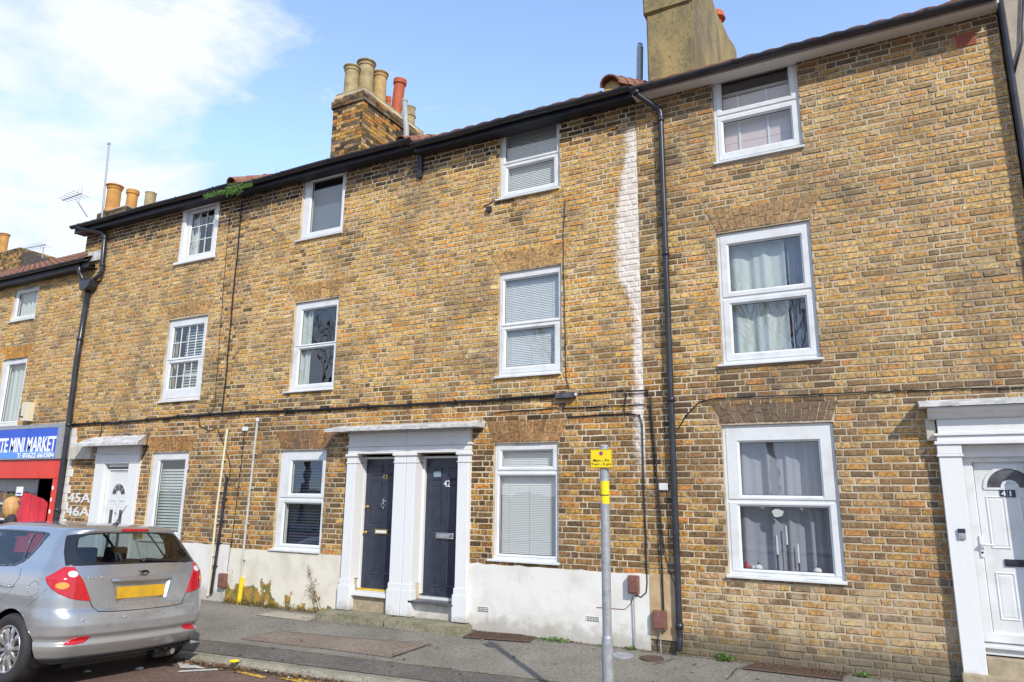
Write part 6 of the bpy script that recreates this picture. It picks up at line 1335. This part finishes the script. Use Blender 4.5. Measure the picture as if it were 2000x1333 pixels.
# ------------------------------------------------------------------ person on the pavement beyond the car
def person(loc,face,label):
    """standing figure, arms down, built as one skinned body with hair and clothing as children"""
    root=empty('person',loc,label,'person'); root.rotation_euler=(0,0,face); hgt=1.60; k=hgt/1.7
    J=dict(pel=(0,0,.93),sp1=(0,.0,1.08),sp2=(0,-.01,1.24),chest=(0,-.0,1.36),nk=(0,.01,1.46),hd0=(0,.0,1.54),hd1=(0,-.005,1.62),hd2=(0,-.0,1.68))
    for s_,n in ((-1,'l'),(1,'r')):
        J.update({'sh'+n:(s_*.17,0,1.38),'el'+n:(s_*.23,.03,1.12),'wr'+n:(s_*.235,-.03,.88),'pm'+n:(s_*.235,-.045,.81),'hp'+n:(s_*.09,0,.90),'kn'+n:(s_*.10,-.01,.50),'an'+n:(s_*.105,.02,.09),'ft'+n:(s_*.115,-.13,.035)})
        for i,(dx,dz) in enumerate(((-.028,.085),(-.010,.095),(.010,.09),(.027,.075))):
            J['f%d%s'%(i,n)]=(s_*.235+dx*.3,-.045+dx,.81-.05); J['g%d%s'%(i,n)]=(s_*.225+dx*.2,-.055+dx,.81-dz)
        J['th'+n]=(s_*.222,-.085,.80); J['ti'+n]=(s_*.215,-.10,.765)
    E=[('pel','sp1'),('sp1','sp2'),('sp2','chest'),('chest','nk'),('nk','hd0'),('hd0','hd1'),('hd1','hd2')]
    for n in 'lr': E+=[('chest','sh'+n),('sh'+n,'el'+n),('el'+n,'wr'+n),('wr'+n,'pm'+n),('pel','hp'+n),('hp'+n,'kn'+n),('kn'+n,'an'+n),('an'+n,'ft'+n),('wr'+n,'th'+n),('th'+n,'ti'+n)]+[('pm'+n,'f%d%s'%(i,n)) for i in range(4)]+[('f%d%s'%(i,n),'g%d%s'%(i,n)) for i in range(4)]
    RD=dict(pel=(.15,.11),sp1=(.13,.10),sp2=(.14,.10),chest=(.15,.11),nk=(.055,.055),hd0=(.062,.075),hd1=(.075,.09),hd2=(.06,.075),sh=(.062,.062),el=(.042,.042),wr=(.026,.026),pm=(.034,.020),hp=(.088,.088),kn=(.057,.057),an=(.038,.042),ft=(.035,.028),th=(.012,.012),ti=(.009,.009))
    names=list(J); me=bpy.data.meshes.new('body'); me.from_pydata([tuple(c*k for c in J[n]) for n in names],[(names.index(a),names.index(b_)) for a,b_ in E],[])
    o=bpy.data.objects.new('body',me); COL.objects.link(o); md=o.modifiers.new('skin','SKIN'); md.use_smooth_shade=True; md2=o.modifiers.new('sub','SUBSURF'); md2.levels=2; md2.render_levels=2
    for i,n in enumerate(names):
        r_=RD.get(n) or RD.get(n[:-1]) or (.009,.009); me.skin_vertices[0].data[i].radius=(r_[0]*k,r_[1]*k); me.skin_vertices[0].data[i].use_root=(n=='pel')
    bpy.context.view_layer.update(); dg=bpy.context.evaluated_depsgraph_get(); nm=bpy.data.meshes.new_from_object(o.evaluated_get(dg)); bpy.data.objects.remove(o)
    nm.materials.clear(); [nm.materials.append(M[q]) for q in ('skin','coat_dark','jeans','shoe')]
    for p_ in nm.polygons:
        c=p_.center/k; up=c.z>.90 and c.z<1.47; arm=abs(c.x)>.19 and .87<c.z<1.2
        p_.material_index=1 if (up and not(abs(c.x)>.19 and c.z<.885)) or arm else (3 if c.z<.10 else (2 if c.z<=.90 and abs(c.x)<.19 else 0)); p_.use_smooth=True
    bo=bpy.data.objects.new('body',nm); COL.objects.link(bo); bo.parent=root
    # face
    def add(bm_,name,m,par=None):
        b=MB(); b.bm(bm_); me=bpy.data.meshes.new(name); me.from_pydata(b.v,[],b.f); me.materials.append(M[m]); me.polygons.foreach_set('use_smooth',[True]*len(me.polygons)); q=bpy.data.objects.new(name,me); COL.objects.link(q); q.parent=root; return q
    bm=bmesh.new(); z0=1.615*k
    for s_ in (-1,1): bmesh.ops.create_uvsphere(bm,u_segments=10,v_segments=8,radius=.012,matrix=Matrix.Translation((s_*.030,-.088*k,z0)))
    add(bm,'eyes','ink')
    bm=bmesh.new(); bmesh.ops.create_cone(bm,segments=8,radius1=.014,radius2=.005,depth=.045,cap_ends=True,matrix=Matrix.Translation((0,-.098*k,z0-.028))); add(bm,'nose','skin')
    bm=bmesh.new(); bmesh.ops.create_uvsphere(bm,u_segments=10,v_segments=6,radius=.022,matrix=Matrix.Translation((0,-.082*k,z0-.062))@Matrix.Diagonal((1,.4,.3,1))); add(bm,'mouth','crimson')
    # hair: shoulder length shell, open at the face
    bm=bmesh.new(); bmesh.ops.create_uvsphere(bm,u_segments=36,v_segments=24,radius=1,matrix=Matrix.Translation((0,.012,1.60*k)))
    dl=[]
    for v in bm.verts:
        d=v.co-Vector((0,.012,1.60*k)); d.x*=.112; d.y*=.122; d.z*=(.125 if d.z>0 else .24)
        if d.z<0: d.x*=1.12+.9*abs(d.z); 
        n_=mn.noise(Vector((v.co.x*9,v.co.y*9,d.z*3)))*.012; d*=1+n_*4; v.co=Vector((0,.012,1.60*k))+d
        if v.co.y<-.055 and v.co.z<1.665*k and abs(v.co.x)<.085: dl.append(v)
    bmesh.ops.delete(bm,geom=dl,context='VERTS'); add(bm,'hair','ginger')
    return root
mat('skin',(.50,.30,.21),rough=.5); mat('coat_dark',(.03,.025,.035),(.05,.04,.055),12,.8); mat('jeans',(.03,.045,.09),(.05,.07,.12),30,.8); mat('shoe',(.04,.035,.03),rough=.6); mat('ginger',(.42,.22,.07),(.60,.36,.14),60,.6,stretch=(1,1,.08))
PY_=-1.75; pxy=at(25,986,PY_)
person((pxy[0],PY_,pz(PY_,kback(pxy[0]))),rad(160),'person with ginger shoulder-length hair and dark coat on the pavement behind the car')
# ------------------------------------------------------------------ bare trees across the road (seen in the window reflections)
def bare_tree(x,y,h,seed,lab):
    rr=random.Random(seed); e=empty('bare_tree',(x,y,-.1),lab,'tree','bare trees across the road'); tr=MB(); crn=MB()
    tr.tube([(x,y,-.2),(x+.1,y,h*.2),(x,y+.1,h*.38)],[.28,.20,.17],8)
    def br(p_,d,l,r_,lv):
        q=p_+d*l*.5+Vector((rr.uniform(-1,1),rr.uniform(-1,1),0))*l*.06; e_=p_+d*l; (crn).tube([p_,q,e_],[r_,r_*.8,r_*.6],5 if lv<2 else 3,cap=False)
        if lv>=5: return
        for k in range(rr.choice((2,3,3)) if lv<4 else 3):
            nd=(d+Vector((rr.uniform(-1,1),rr.uniform(-1,1),rr.uniform(-.2,.6)))*.62).normalized(); br(e_ if k else q,nd,l*rr.uniform(.62,.8),r_*.62,lv+1)
    for k in range(5):
        a=k*1.26+rr.uniform(-.3,.3); br(Vector((x,y+.1,h*.36)),Vector((math.cos(a)*.5,math.sin(a)*.5,1)).normalized(),h*.22,.11,0)
    tr.build('trunk',M['straw'],e); crn.build('crown',M['straw'],e,fix=False)
for k,(x,y,h) in enumerate([(-4.5,-25,12.5),(-31,-24,15.5),(-25,-27,15),(-14,-27,13)]): 
    bare_tree(x,y,h,k+3,['leafless tree across the road facing the tall houses, nearest the door 41 end','tallest leafless tree across the road, beyond the shop end','leafless tree across the road just left of the shop','leafless tree across the road facing the shop and small porch'][k])
